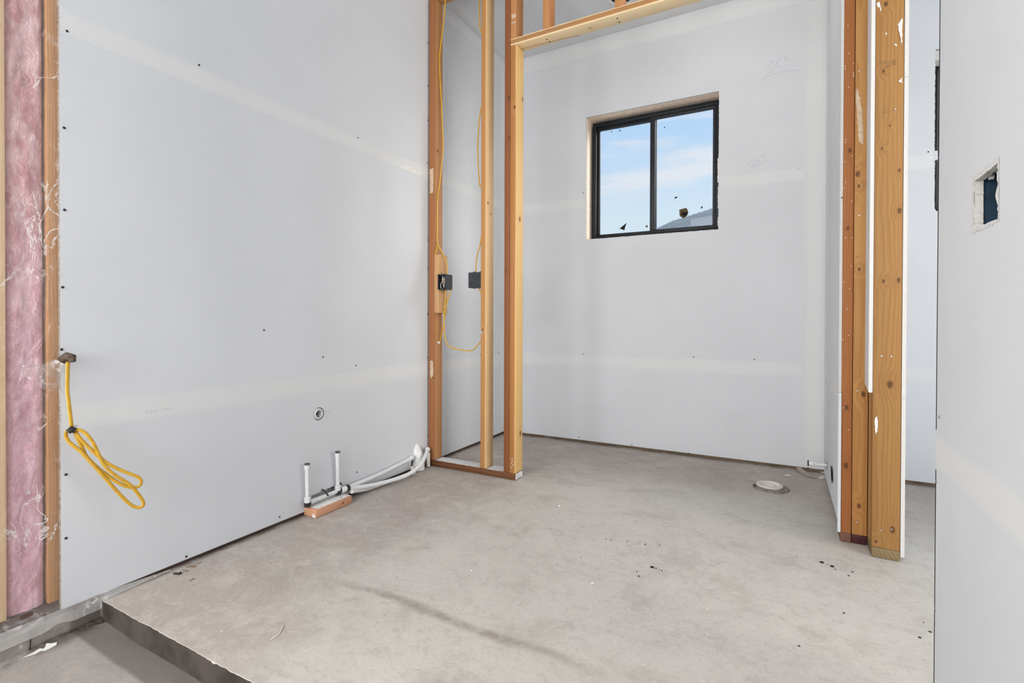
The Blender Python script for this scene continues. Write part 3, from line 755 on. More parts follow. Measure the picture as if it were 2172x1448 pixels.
# ------------------------------------------------------------------ wall framing
def partition():
    t = thing('partition_frame', 'bare lumber stud partition with doorway and flat header between the two rooms', 'wall framing', (.6, 2.545, 0))
    Y0, Y1 = 2.50, 2.589
    fir = lambda n, s, kn=(), **k: wood(n, k.pop('light_', (.48, .26, .105)), k.pop('dark', (.30, .125, .040)), 'Z', s, k.pop('pith', (.02, 2.46)), knots=kn, **k)
    lumber('bottom_plate', .010, .632, Y0, Y1, .002, .040, M['treated'], t, .004)
    smear('plaster_dust', t, [(.056, 2.503, .040), (.39, 2.503, .040), (.39, 2.587, .040), (.056, 2.587, .040)], (0, 0, 1), M['dust'], .0012)
    smear('plaster_dust', t, [(.436, 2.504, .040), (.552, 2.504, .040), (.552, 2.587, .040), (.436, 2.585, .040)], (0, 0, 1), M['dust'], .0012)
    smear('white_overspray', t, [(.6322, 2.502, .004), (.6322, 2.587, .004), (.6322, 2.587, .038), (.6322, 2.502, .038)], (1, 0, 0), M['dust'], .0008)
    s1 = fir('fir_stud_by_wall', 1.0, [(.053, 2.535, 1.98, .009), (.053, 2.57, 1.17, .006), (.045, 2.50, .56, .008)], light_=(.47, .235, .10), dark=(.29, .11, .038), heart=(.03, 2.47, .045), heartcol=(.31, .12, .045))  # heart: heartwood tone, also paints shade onto the front face
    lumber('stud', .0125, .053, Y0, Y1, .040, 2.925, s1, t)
    s2 = fir('fir_middle_stud', 2.0, [(.433, 2.52, 1.61, .009), (.433, 2.55, 1.55, .006), (.41, 2.50, .86, .007)], light_=(.72, .49, .26), dark=(.55, .32, .13), pith=(.40, 2.48), heart=(.39, 2.475, .046), heartcol=(.40, .185, .055))  # heart: heartwood tone, also paints shade onto the front face
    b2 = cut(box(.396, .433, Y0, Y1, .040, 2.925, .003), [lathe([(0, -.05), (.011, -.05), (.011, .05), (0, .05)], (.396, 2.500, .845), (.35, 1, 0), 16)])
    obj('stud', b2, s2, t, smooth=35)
    king = fir('fir_king_stud', 3.0, [(.585, 2.50, 2.19, .012), (.588, 2.50, 1.96, .010), (.57, 2.50, 1.2, .008)], light_=(.235, .082, .028), dark=(.14, .042, .013))
    lumber('king_stud', .5546, .5910, Y0, Y1, .040, 2.925, king, t)
    jk = fir('fir_jack_stud', 4.0, [(.632, 2.56, .26, .013), (.632, 2.545, 1.50, .013), (.632, 2.575, 2.2, .010), (.62, 2.50, 2.13, .010)], light_=(.70, .46, .19), dark=(.52, .29, .10), pith=(.70, 2.44), heart=(.585, 2.47, .052), heartcol=(.36, .145, .042))  # heart: heartwood tone, also paints shade onto the front face
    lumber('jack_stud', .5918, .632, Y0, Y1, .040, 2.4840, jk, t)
    hd = wood('pine_header', (.80, .64, .41), (.68, .48, .25), 'X', 5.0, (2.52, 2.44), .010, knots=[(1.05, 2.55, 2.484, .010)], knotcol=(.50, .32, .16), contrast=.4, streak=.15, heart=(2.505, 2.49, .0165), heartcol=(.38, .175, .055))  # heart: heartwood tone, also paints shade onto the front face
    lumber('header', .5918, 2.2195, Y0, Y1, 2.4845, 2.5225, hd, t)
    obj('splinter_line', tube([(.632, 2.556, 2.4838), (.80, 2.568, 2.4838), (.98, 2.586, 2.4838)], .0009, 4), M['stamp'], t)
    cr = fir('fir_cripple', 6.0, [(.63, 2.55, 2.56, .006)], light_=(.45, .215, .08), dark=(.28, .105, .034))
    for x in (.5918, .7933, 1.199): lumber('cripple_stud', x, x + .037, Y0, Y1, 2.5230, 2.925, cr, t)
    tp = wood('fir_top_plate', (.52, .31, .13), (.34, .16, .055), 'X', 7.0, (2.9, 2.5))
    lumber('top_plate', .0125, 2.272, Y0, Y1, 2.9260, 2.9630, tp, t); lumber('top_plate', .0125, 2.272, Y0, Y1, 2.9635, CEIL - .001, tp, t)
    blk = fir('fir_block', 8.0, [(.091, 2.53, 1.21, .006)], light_=(.52, .31, .15), dark=(.40, .195, .075))
    lumber('nailer_block', .0535, .0905, Y0 + .001, Y1, .960, 1.325, blk, t)
    # right-hand side of the doorway
    a = fir('fir_right_jack', 9.0, [(2.20, 2.46, .32, .010), (2.2, 2.46, .56, .008), (2.205, 2.46, 1.62, .008), (2.2, 2.46, 1.30, .007)], light_=(.345, .130, .038), dark=(.205, .064, .017), pith=(2.1, 2.5))
    lumber('jack_stud', 2.1822, 2.2195, 2.46, 2.55, .040, 2.4840, a, t)
    b = fir('fir_right_king', 10.0, [(2.245, 2.46, .16, .009), (2.236, 2.46, 1.47, .006), (2.258, 2.46, .62, .011), (2.232, 2.46, 1.52, .011), (2.24, 2.46, 1.13, .007)], light_=(.415, .210, .065), dark=(.295, .122, .033), pith=(2.26, 2.40))
    lumber('king_stud', 2.2215, 2.2735, 2.46, 2.55, .040, 2.925, b, t)
    pl = wood('brown_plate_end', (.17, .085, .05), (.10, .045, .025), 'X', 11.0, (0, 2.4))
    lumber('bottom_plate', 2.1822, 2.2205, 2.462, 2.55, .001, .040, pl, t, .004)
    rd = plain('maroon_painted_plate', (.055, .010, .012), .6, .3, .35, 60)
    lumber('bottom_plate', 2.2212, 2.2730, 2.463, 2.55, .001, .040, rd, t, .005)
    screws(t, [(2.2368,2.46,0.6333),(2.2396,2.46,0.0928),(2.2338,2.46,1.9365),(2.2377,2.46,1.3495)], (0, -1, 0), .0035, M['nail'], 'nail_head')
    screws(t, [(0.8025,2.5378,2.484),(0.8069,2.5667,2.484),(1.2045,2.5329,2.484),(1.204,2.5695,2.484)], (0, 0, -1), .004, M['hole'], 'nail_hole')
    smear('plaster_smear', t, [(0.0192,2.4995,1.8576),(0.0467,2.4995,1.8655),(0.0487,2.4995,1.7801),(0.047,2.4995,1.7127),(0.0214,2.4995,1.7069)], (0, -1, 0), M['plaster_tan'])
    smear('plaster_smear', t, [(0.0257,2.4995,0.6575),(0.0422,2.4995,0.6671),(0.0496,2.4995,0.6408),(0.0497,2.4995,0.5729),(0.0351,2.4995,0.5485),(0.0241,2.4995,0.5656)], (0, -1, 0), M['plaster_tan'])
    smear('plaster_smear', t, [(2.2231,2.4595,1.8657),(2.231,2.4595,1.8678),(2.2459,2.4595,1.7803),(2.2513,2.4595,1.6682),(2.25,2.4595,1.6378),(2.2356,2.4595,1.6517),(2.2286,2.4595,1.7491)], (0, -1, 0), M['plaster_tan'])
    for (u0, u1) in (((.598, 2.4995, 2.66), (.624, 2.4995, 2.635)), ((.598, 2.4995, 2.615), (.625, 2.4995, 2.606))):
        smear('white_overspray', t, [u0, (u1[0], u0[1], u0[2]), u1, (u0[0], u1[1], u1[2])], (0, -1, 0), M['plaster_tan'], .0006)
    random.seed(3)
    for i in range(16):
        x = .612 + random.gauss(0, .012); z = .105 + random.gauss(0, .016)
        if .593 < x < .630: smear('plaster_fleck', t, [(x - .002, 2.4997, z - .002), (x + .002, 2.4997, z - .0015), (x + .0015, 2.4997, z + .002), (x - .0015, 2.4997, z + .003)], (0, -1, 0), M['plaster'], .0006)
    for i in range(26):
        z = random.uniform(.3, 2.2); x = 2.186 + random.random() ** 1.5 * .03
        smear('plaster_fleck', t, [(x - .0012, 2.4597, z - .002), (x + .0012, 2.4597, z - .0015), (x + .001, 2.4597, z + .003), (x - .001, 2.4597, z + .002)], (0, -1, 0), M['plaster'], .0006)
    smear('torn_splinter', t, [(0.0545,2.5914,2.9521),(0.0545,2.6194,2.974),(0.0545,2.6169,2.9484),(0.0545,2.5941,2.9266)], (1, 0, 0), M['peach'])
    obj('anchor_plug', lathe([(0, .016), (.006, .015), (.008, .008), (.007, 0), (0, 0)], (0.053,2.5408,0.775), (1, .3, -.2), 12), M['cap_beige'], t, smooth=60)
    return t
PT = partition()

def doorway_post():
    t = thing('doorway_post', 'pale knotty fir post ending the wall at the right-hand doorway', 'wall framing', (2.32, 2.40, 0))
    kn = [((2.3287,2.36,0.6756)[0], 2.36, (2.3287,2.36,0.6756)[2], .013), ((2.3398,2.36,0.1174)[0], 2.36, (2.3398,2.36,0.1174)[2], .011)]
    for u, v, r in [(2.3001,2.36,1.8788),(2.3205,2.36,1.6671),(2.2991,2.36,1.5823),(2.352,2.36,1.4916),(2.2972,2.36,1.4358),(2.3531,2.36,1.3376),(2.3041,2.36,1.0686),(2.3534,2.36,1.076),(2.3071,2.36,2.133),(2.2871,2.36,0.0627)] and [(1874, 151, .006)] and []: pass
    kn += [(p[0], 2.36, p[2], r) for p, r in zip([(2.3001,2.36,1.8788),(2.3205,2.36,1.6671),(2.2976,2.36,1.5825),(2.352,2.36,1.4916),(2.3531,2.36,1.3376),(2.3055,2.36,1.0722),(2.352,2.36,1.0742),(2.3056,2.36,2.1352),(2.2886,2.36,0.063)], (.006, .004, .005, .006, .009, .006, .008, .008, .006))]
    w = wood('knotty_fir_post', (.315, .165, .052), (.228, .098, .026), 'Z', 12.0, (2.30, 2.30), .0075, knots=kn, contrast=.5)
    lumber('stud', 2.2745, 2.3632, 2.36, 2.398, .040, CEIL - .002, w, t)
    w2 = wood('fir_post_back', (.46, .26, .10), (.34, .16, .05), 'Z', 13.0, (2.25, 2.40), .008)
    lumber('stud', 2.2745, 2.3632, 2.3985, 2.4595, .040, CEIL - .002, w2, t)
    pl = wood('grey_green_plate_end', (.22, .155, .075), (.11, .075, .035), 'Y', 14.0, (2.3, 0), .012)
    lumber('bottom_plate', 2.2745, 2.3635, 2.3585, 2.4595, .001, .040, pl, t, .004)
    # loose strip of drywall nailed to the side of the post, cut off above the floor
    bm = prism([(2.2740, 2.362, .640), (2.2740, 2.4590, .665), (2.2740, 2.4590, CEIL - .002), (2.2740, 2.362, CEIL - .002)], (-.0127, 0, 0))
    bm.normal_update()
    for f in bm.faces: f.material_index = 0 if abs(f.normal.x) > .7 else 1
    obj('drywall_strip', bm, [M['drywall'], M['gypsum_white']], t)
    screws(t, [(2.3008,2.36,0.7841),(2.3309,2.36,0.7843),(2.3032,2.36,0.11),(2.3368,2.36,0.1205),(2.3375,2.36,1.725)], (0, -1, 0), .0035, M['nail'], 'nail_head')
    for q in ([(2.2824,2.3595,0.5427),(2.2883,2.3595,0.5506),(2.2913,2.3595,0.5326),(2.2901,2.3595,0.4904),(2.2843,2.3595,0.4714),(2.2826,2.3595,0.5079)], [(2.2775,2.3595,2.1469),(2.2864,2.3595,2.1479),(2.2895,2.3595,2.1307),(2.2836,2.3595,2.1252),(2.2776,2.3595,2.136)], [(2.288,2.3595,2.1257),(2.2909,2.3595,2.1284),(2.291,2.3595,2.114),(2.2881,2.3595,2.1112)],
              [(2.3424,2.3595,2.0455),(2.3565,2.3595,2.0664),(2.3568,2.3595,2.0272),(2.3573,2.3595,1.9595),(2.3529,2.3595,1.9749),(2.3483,2.3595,2.0117)], [(2.3453,2.3595,1.8287),(2.3581,2.3595,1.8436),(2.3582,2.3595,1.8204)], [(2.3313,2.3595,1.9769),(2.3415,2.3595,1.9689),(2.3401,2.3595,1.9639),(2.3343,2.3595,1.969)], [(2.3049,2.3595,2.0235),(2.3092,2.3595,2.0241),(2.3093,2.3595,2.0151),(2.3064,2.3595,2.0158)]):
        smear('plaster_smear', t, q, (0, -1, 0), M['plaster'])
    # faded upside-down grade stamp
    L = [[(2.2858,2.3597,1.9164),(2.2998,2.3597,1.9157),(2.3188,2.3597,1.9138)], [(2.2895,2.3597,1.9073),(2.2924,2.3597,1.913),(2.2954,2.3597,1.9059)], [(2.3027,2.3597,1.9078),(2.3115,2.3597,1.9075),(2.3188,2.3597,1.9075)],
         [(2.3152,2.3597,1.9021),(2.316,2.3597,1.8956),(2.3116,2.3597,1.8921),(2.3094,2.3597,1.8972),(2.313,2.3597,1.9017),(2.3093,2.3597,1.9053)]]
    strokes('grade_stamp', t, L, (0, -1, 0), .0022, M['stamp'])
    L = [[(2.3246,2.3597,1.9016),(2.3319,2.3597,1.9008),(2.3384,2.3597,1.9001)], [(2.3247,2.3597,1.898),(2.3319,2.3597,1.8972),(2.3384,2.3597,1.8965)], [(2.326,2.3597,1.9084),(2.3289,2.3597,1.9131),(2.3347,2.3597,1.9126),(2.3376,2.3597,1.9083),(2.3333,2.3597,1.9058),(2.3275,2.3597,1.9081)]]
    strokes('grade_stamp', t, L, (0, -1, 0), .0024, M['stamp'])
    L = [[(2.2996,2.3597,1.7188),(2.3099,2.3597,1.7195),(2.3201,2.3597,1.7175)], [(2.301,2.3597,1.7339),(2.304,2.3597,1.7278),(2.3083,2.3597,1.7306)], [(2.2975,2.3597,1.7128),(2.2982,2.3597,1.7091)]]
    strokes('grade_stamp', t, L, (0, -1, 0), .0022, M['stamp'])
    return t
DP = doorway_post()

def exterior_frame():
    t = thing('exterior_wall_frame', 'brown wall studs behind clear plastic beside the pink insulation', 'wall framing', (-.057, .6, 0))
    w = wood('fir_left_stud', (.46, .235, .085), (.29, .12, .035), 'Z', 15.0, (-.05, .60), .007)
    lumber('stud', -.1016, -.0127, .662, .700, .045, CEIL - .002, w, t)
    w = wood('pale_fir_left_stud', (.76, .54, .32), (.64, .40, .20), 'Z', 16.0, (-.03, .5), .009, contrast=.4)
    lumber('stud', -.1016, -.0127, .532, .570, .045, CEIL - .002, w, t)
    lumber('bottom_plate', -.1016, -.0127, -2.6, 3.54, .002, .045, M['treated_y'], t)
    return t
EF = exterior_frame()

def batt():
    bm = bmesh.new(); nz, ny = 260, 16
    V = []
    for i in range(nz + 1):
        z = .047 + (CEIL - .05) * i / nz; row = []
        for j in range(ny + 1):
            s = j / ny; y = .5702 + .0914 * s
            puff = (1 - abs(2 * s - 1) ** 8)
            x = -.045 + .023 * puff + .006 * noise.noise((z * 9, y * 30, 1)) * puff + .005 * noise.noise((z * 40, y * 90, 3)) * puff
            row.append(bm.verts.new((min(x, -.0170), y, z)))
        V.append(row)
    for i in range(nz):
        for j in range(ny): bm.faces.new((V[i][j], V[i][j + 1], V[i + 1][j + 1], V[i + 1][j]))
    box_into(bm, -.101, -.052, .5705, .6615, .047, CEIL - .003)
    o = obj('insulation_batt', bm, pink_fibre(), smooth=180, loc=(-.06, .616, .046))
    return tag(o, 'pink fluffy fibreglass batt between two studs at the left edge', 'insulation')
batt()

def film():
    t = thing('vapor_barrier', 'clear crinkled plastic sheet stretched over pink insulation and studs', 'plastic sheet', (-.01, .4, 0))
    bm = bmesh.new(); nz, ny = 200, 30; V = []
    for i in range(nz + 1):
        z = -.030 + (CEIL + .025) * i / nz; row = []
        for j in range(ny + 1):
            y = .20 + .492 * j / ny
            x = -.0105 + .0022 * abs(noise.noise((y * 10 + z * 4, z * 7, 5)))
            if .575 < y < .655: x -= .0035 * math.sin((y - .575) / .08 * math.pi)
            if z < .02: x = -.004 + (.0085) * min(1, (.02 - z) / .03) + .003 * noise.noise((y * 25, z * 30, 2)) + .002
            row.append(bm.verts.new((x, y, z)))
        V.append(row)
    for i in range(nz):
        for j in range(ny): bm.faces.new((V[i][j], V[i][j + 1], V[i + 1][j + 1], V[i + 1][j]))
    obj('film', bm, M['poly'], t, smooth=180)
    # skirt hanging over the concrete below the drywall
    bm = bmesh.new(); V = []
    for j in range(61):
        y = .40 + .60 * j / 60; row = []; tp = max(0.0, min(1.0, (1.0 - y) / .2))
        for i in range(7):
            z = .022 * (1 if y < .8 else .35 + .65 * tp) - i / 6 * (.050 if y < .80 else .020) * (1 - .35 * max(0, noise.noise((y * 14, 0, 7))))
            if y > .80: z = max(z, .0025)
            row.append(bm.verts.new((.0035 + .003 * abs(noise.noise((y * 40, z * 60, 4))) + i * (.0006 if y < .8 else .0022 * tp), y, z)))
        V.append(row)
    for a, b in zip(V, V[1:]):
        for i in range(6): bm.faces.new((a[i], b[i], b[i + 1], a[i + 1]))
    obj('film_skirt', bm, M['poly_milky'], t, smooth=180)
    # film pulled out in a cone around the cable
    A, B = Vector((-.009, .640, .735)), Vector((.016, .681, .787))
    bm = bmesh.new(); R = []
    ax = (B - A).normalized(); u = ax.orthogonal().normalized(); w = ax.cross(u)
    for i in range(11):
        s = i / 10; c = A.lerp(B, s); r = .052 * (1 - s) ** 1.8 + .0135
        ring = [c + (u * math.cos(a) + w * math.sin(a)) * r * (1 + .16 * math.sin(a * 5 + 2 * s)) for a in (2 * math.pi * k / 22 for k in range(22))]
        R.append([bm.verts.new((max(q.x, -.0085 + .0004 * i), q.y, q.z)) for q in ring])
    for a, b in zip(R, R[1:]):
        for k in range(22): bm.faces.new((a[k], a[(k + 1) % 22], b[(k + 1) % 22], b[k]))
    obj('film_boot', bm, M['poly'], t, smooth=180)
    return t
film()

# ------------------------------------------------------------------ services
def coil():
    t = thing('cable_coil', 'yellow electric cable folded into loops hanging at the drywall edge', 'cable', (0.05,0.6948,0.5885))
    E = dict(flat=.0026, up=(1, .1, 0))
    lead = catmull([(.030, .696, .800)] + [(0.04,0.6907,0.7048),(0.046,0.6907,0.675),(0.052,0.6919,0.6366),(0.058,0.6941,0.5894)], 8)
    obj('lead', tube(lead, .0054, 12, **E), M['yellow'], t, smooth=180)
    a = catmull([(0.066,0.6957,0.5799),(0.062,0.6881,0.5824),(0.058,0.6805,0.5749),(0.058,0.6827,0.5559),(0.062,0.6925,0.5372),(0.068,0.7086,0.517),(0.074,0.7226,0.4942),(0.082,0.7469,0.4527),(0.09,0.7718,0.4086),(0.097,0.8016,0.3574),(0.103,0.8276,0.3182),(0.108,0.8468,0.3021),(0.111,0.8604,0.3028),(0.112,0.8613,0.3166),(0.11,0.85,0.3416),(0.106,0.8264,0.3818),(0.1,0.7928,0.4177),(0.094,0.7702,0.4468),(0.089,0.7575,0.4745),(0.086,0.7478,0.5044),(0.082,0.7362,0.5387),(0.077,0.7228,0.5642),(0.071,0.7099,0.5777),(0.066,0.698,0.5809)], 8)
    obj('loop', tube(a, .0051, 12, **E), M['yellow'], t, smooth=180)
    b = catmull([(0.06,0.7002,0.5784),(0.06,0.7082,0.5508),(0.064,0.716,0.5264),(0.068,0.7273,0.4923),(0.078,0.7485,0.4561),(0.086,0.7735,0.4239),(0.094,0.8004,0.3935),(0.1,0.8238,0.3755),(0.105,0.8429,0.3691),(0.108,0.8551,0.3738),(0.109,0.856,0.3892),(0.107,0.8447,0.4044),(0.102,0.823,0.4203),(0.096,0.7971,0.44),(0.09,0.7719,0.4636),(0.084,0.7498,0.4919),(0.078,0.7306,0.5191),(0.07,0.7126,0.5482),(0.062,0.7029,0.5723)], 8)
    obj('loop', tube(b, .0051, 12, **E), M['yellow'], t, smooth=180)
    obj('black_tie', tube([(0.062,0.6835,0.5762),(0.064,0.6919,0.5833),(0.066,0.6991,0.5778)], [.008, .0105, .0085], 10), M['tape'], t, smooth=60)
    obj('tie_tail', tube([(0.068,0.6961,0.5887),(0.07,0.7,0.5953),(0.072,0.7009,0.5925),(0.072,0.6981,0.5894)], .0016, 6), M['nail'], t, smooth=180)
    obj('end_wrap', tube([(.020, .684, .790), (.032, .694, .803), (.044, .700, .800), (.048, .701, .786)], [.0125, .0135, .012, .008], 12), M['brown_tape'], t, smooth=60)
    return t
coil()

def cable(label, pts, loc, r=.0037, group='yellow cables in the stud bay', plane=None):
    o = obj('electric_cable', tube(catmull(pts, 8), r, 8), M['yellow'], smooth=180, loc=loc)
    return tag(o, label, 'cable')
P = [(0.1064,2.545,2.9396),(0.104,2.545,2.9066),(0.0856,2.545,2.7457),(0.062,2.5434,2.5977),(0.062,2.5417,2.5201),(0.0642,2.545,2.4175),(0.0774,2.545,2.261),(0.0866,2.545,2.0465),(0.0868,2.545,1.9667),(0.0768,2.545,1.8854),(0.0621,2.545,1.7748),(0.062,2.5248,1.6784),(0.062,2.5219,1.5331),(0.062,2.5257,1.4007),(0.076,2.545,1.352),(0.1008,2.545,1.3149),(0.1186,2.545,1.2726),(0.1227,2.545,1.237),(0.1228,2.545,1.2046)]
cable('yellow cable running down from the top of the wall-side stud into the small black box', P, P[-1])
P = [(0.062,2.5272,1.4069),(0.062,2.5171,1.37),(0.062,2.505,1.3449),(0.062,2.5002,1.3209)]
cable('short yellow cable end tucked behind the wooden block on the wall-side stud', P, P[-1], .0035)
P = [(0.1147,2.545,1.1133),(0.1122,2.545,1.0957),(0.1087,2.545,1.0558),(0.0998,2.545,0.9864),(0.0985,2.545,0.9301),(0.1002,2.545,0.8442),(0.113,2.545,0.7867),(0.1476,2.545,0.7477),(0.2567,2.545,0.7306),(0.3228,2.545,0.7412)] + [(.3955, 2.53, .815), (.400, 2.512, .838)]
cable('yellow cable sagging in a curve from small box across to the middle stud', P, P[0])
P = [(0.1452,2.545,1.1125),(0.1346,2.545,1.0834),(0.1192,2.545,1.0497),(0.1045,2.545,0.9864),(0.0952,2.545,0.9301),(0.0772,2.545,0.8439),(0.062,2.545,0.796),(0.062,2.5312,0.7756)]
P = [(p[0], p[1] + .0115, p[2]) for p in P]
cable('yellow cable dropping from the small box to a hole in the wall-side stud', P, P[0])
P = [(0.3554,2.545,2.8581),(0.3546,2.545,2.785),(0.3565,2.545,2.7195),(0.36,2.545,2.6705)]
P2 = [(min(p[0], .389), p[1], p[2]) for p in P] + [(.390, 2.545, 2.55), (.390, 2.545, 2.3)] + [(min(p[0], .389), p[1], p[2]) for p in [(0.3615,2.545,2.1616),(0.3534,2.545,2.1008),(0.3453,2.545,2.003),(0.3449,2.545,1.9264),(0.3519,2.545,1.8062),(0.3629,2.545,1.7225)]] + [(.391, 2.545, 1.75), (.391, 2.545, 1.55)] + [(min(p[0], .389), p[1], p[2]) for p in [(0.3623,2.545,1.368),(0.349,2.545,1.3319),(0.3374,2.545,1.2813),(0.3326,2.545,1.1988)]]
cable('outer yellow cable bowed away from the left side of the middle stud', P2, P2[-1])
P3 = [(.388, 2.56, 2.95), (.391, 2.56, 2.5), (.391, 2.56, 2.25), (.385, 2.56, 2.02), (.384, 2.56, 1.93), (.391, 2.56, 1.76), (.391, 2.56, 1.45), (.386, 2.556, 1.32), (.383, 2.55, 1.20)]
cable('inner yellow cable lying close along the middle stud into the wide box', P3, P3[-1])
P = [(0.3496,2.545,1.1155),(0.3564,2.545,1.1068),(0.3648,2.545,1.0895)]
P = [(min(p[0], .386), p[1], p[2]) for p in P] + [(.391, 2.55, 1.0), (.391, 2.548, .86)]
cable('short yellow cable leaving the bottom of the wide box down the middle stud', P, P[0], .0032)
o = obj('cable_staple', tube([(.054, 2.510, 1.405), (.064, 2.510, 1.405), (.064, 2.526, 1.405), (.054, 2.526, 1.405)], .0012, 6), M['nail'])
tag(o, 'small steel staple holding cable to the wall-side stud above the block', 'staple')
o = obj('cable_tie', tube([(.098 + .010 * math.cos(a), 2.545 + .008 * math.sin(a), 1.0) for a in [2 * math.pi * i / 12 for i in range(13)]], .0012, 6), M['pvc'])
tag(o, 'thin tie binding two yellow cables below the small box', 'cable tie')

def small_box():
    t = thing('electrical_box', 'small black open outlet box with white wires on the wooden block', 'electrical box', (.118, 2.53, 1.105))
    x0, x1, y0, y1, z0, z1 = .0912, .1465, 2.4885, 2.566, 1.105, 1.199; w = .0022
    bm = bmesh.new()
    box_into(bm, x0, x0 + w, y0, y1, z0, z1); box_into(bm, x1 - w, x1, y0, y1, z0, z1)
    box_into(bm, x0 + w, x1 - w, y0, y1, z0, z0 + w); box_into(bm, x0 + w, x1 - w, y0, y1, z1 - w, z1); box_into(bm, x0 + w, x1 - w, y1 - w, y1, z0 + w, z1 - w)
    obj('box_shell', bm, M['box'], t)
    obj('screw_tab', box(x0 + .018, x1 - .012, y0, y0 + .010, z1 - .009, z1 - w - .0003, .001), M['box'], t)
    obj('screw_tab', box(x0 + .018, x1 - .012, y0, y0 + .010, z0 + w + .0003, z0 + .009, .001), M['box'], t)
    obj('side_rib', box(x1, x1 + .0015, y0 + .001, y0 + .004, z0, z1, .0004), M['grey_vinyl'], t)
    q = lambda x, y, z: (x0 + x * (x1 - x0), y0 + y, z0 + z * (z1 - z0))
    for pts in ([q(.35, .045, .9), q(.42, .02, .88), q(.50, .012, .6), q(.60, .012, .25), q(.52, .02, .12)], [q(.30, .05, .6), q(.28, .015, .45), q(.36, .006, .12), q(.45, .03, .1)],
                [q(.85, .04, .95), q(.88, .008, .8), q(.82, .008, .45), q(.62, .02, .15)], [q(.48, .03, .95), q(.60, .010, .82), q(.68, .008, .6)]):
        obj('wire', tube(catmull(pts, 6), .0018, 6), M['wire_white'], t, smooth=180)
    for pts in ([q(.55, .03, .85), q(.66, .012, .7), q(.72, .012, .45), q(.60, .02, .3)], [q(.2, .03, .75), q(.35, .016, .7), q(.45, .014, .45)]):
        obj('wire', tube(catmull(pts, 6), .0016, 6), M['copper'], t, smooth=180)
    return t
small_box()
def wide_box():
    t = thing('electrical_box', 'wide black outlet box seen from behind on the middle stud', 'electrical box', (.345, 2.55, 1.11))
    x0, x1, y0, y1, z0, z1 = .296, .3950, 2.520, 2.596, 1.112, 1.2045; w = .0022
    bm = bmesh.new()
    box_into(bm, x0, x0 + w, y0, y1, z0, z1); box_into(bm, x1 - w, x1, y0, y1, z0, z1)
    box_into(bm, x0 + w, x1 - w, y0, y1, z0, z0 + w); box_into(bm, x0 + w, x1 - w, y0, y1, z1 - w, z1); box_into(bm, x0 + w, x1 - w, y0, y0 + w, z0 + w, z1 - w)
    obj('box_shell', bm, M['box'], t)
    for (cx, cz, r) in ((.318, 1.137, .0085), (.370, 1.180, .0085), (.345, 1.160, .005)):
        obj('knockout', lathe([(r * .55, 0), (r * .6, .0012), (r * .9, .0012), (r, 0)], (cx, y0, cz), (0, -1, 0), 20), M['grey_vinyl'], t, smooth=40)
    for x in (.312, .330, .350, .376):
        obj('cable_clamp', box(x, x + .010, y0 + .004, y0 + .016, z1, z1 + .0045, .001), M['pvc' if x in (.312, .350) else 'box'], t)
        obj('cable_clamp', box(x, x + .010, y0 + .004, y0 + .016, z0 - .0035, z0, .001), M['box'], t)
    obj('wire', tube(catmull([(.318, 2.53, 1.1125), (.345, 2.515, 1.104), (.372, 2.53, 1.1125)], 6), .0014, 6), M['nail'], t, smooth=180)
    return t
wide_box()
def near_box():
    t = thing('electrical_box', 'dark blue two-gang box behind a ragged cutout in the near right wall', 'electrical box', (2.33, 1.205, 1.09))
    y0, y1, z0, z1 = 1.140, 1.270, 1.090, 1.195; x0, x1, w = 2.2945, 2.350, .0022
    bm = bmesh.new()
    box_into(bm, x0, x1, y0, y0 + w, z0, z1); box_into(bm, x0, x1, y1 - w, y1, z0, z1); box_into(bm, x0, x1, y0 + w, y1 - w, z0, z0 + w); box_into(bm, x0, x1, y0 + w, y1 - w, z1 - w, z1)
    box_into(bm, x1 - w, x1, y0 + w, y1 - w, z0 + w, z1 - w)
    obj('box_shell', bm, M['box_blue'], t)
    for y in (1.165, 1.205, 1.245):
        obj('screw_ear', lathe([(0, -.003), (.006, -.003), (.006, .003), (0, .003)], (x0 + .004, y, z1 - .005), (1, 0, 0), 14), M['white_trim'], t)
    obj('screw_ear', box(x0, x0 + .006, 1.225, 1.250, z0 + w, z0 + .014, .001), M['white_trim'], t)
    for pts in ([(2.335, 1.175, 1.10), (2.300, 1.185, 1.115), (2.292, 1.192, 1.14), (2.297, 1.205, 1.160)], [(2.33, 1.165, 1.10), (2.300, 1.172, 1.12), (2.294, 1.178, 1.140), (2.300, 1.185, 1.155)], [(2.33, 1.19, 1.100), (2.302, 1.192, 1.106), (2.293, 1.185, 1.12), (2.30, 1.17, 1.105)]):
        obj('wire', tube(catmull(pts, 6), .0022, 6), M['wire_white'], t, smooth=180)
    obj('wire', tube(catmull([(2.335, 1.16, 1.12), (2.305, 1.168, 1.14), (2.300, 1.18, 1.158)], 6), .0016, 6), M['copper'], t, smooth=180)
    return t
near_box()

def waste_stub():
    c = Vector((0, 1.6637, .4634))
    t = thing('waste_pipe_stub', 'white drain pipe stub poking out of the left drywall', 'pipe', c)
    d = Vector((1, -.03, .0)).normalized()
    obj('pipe', lathe([(.0225, -.06), (.0225, .004), (.0185, .004), (.0185, -.06)], c, d, 32), M['pvc'], t, smooth=35)
    obj('coupling', lathe([(.0226, -.04), (.0285, -.04), (.0285, -.006), (.0270, -.003), (.0226, -.003)], c, d, 32), M['pvc'], t, smooth=35)
    obj('pipe_bore', lathe([(0, -.030), (.0184, -.030), (.0184, -.031), (0, -.031)], c, d, 20), M['hole'], t)
waste_stub()

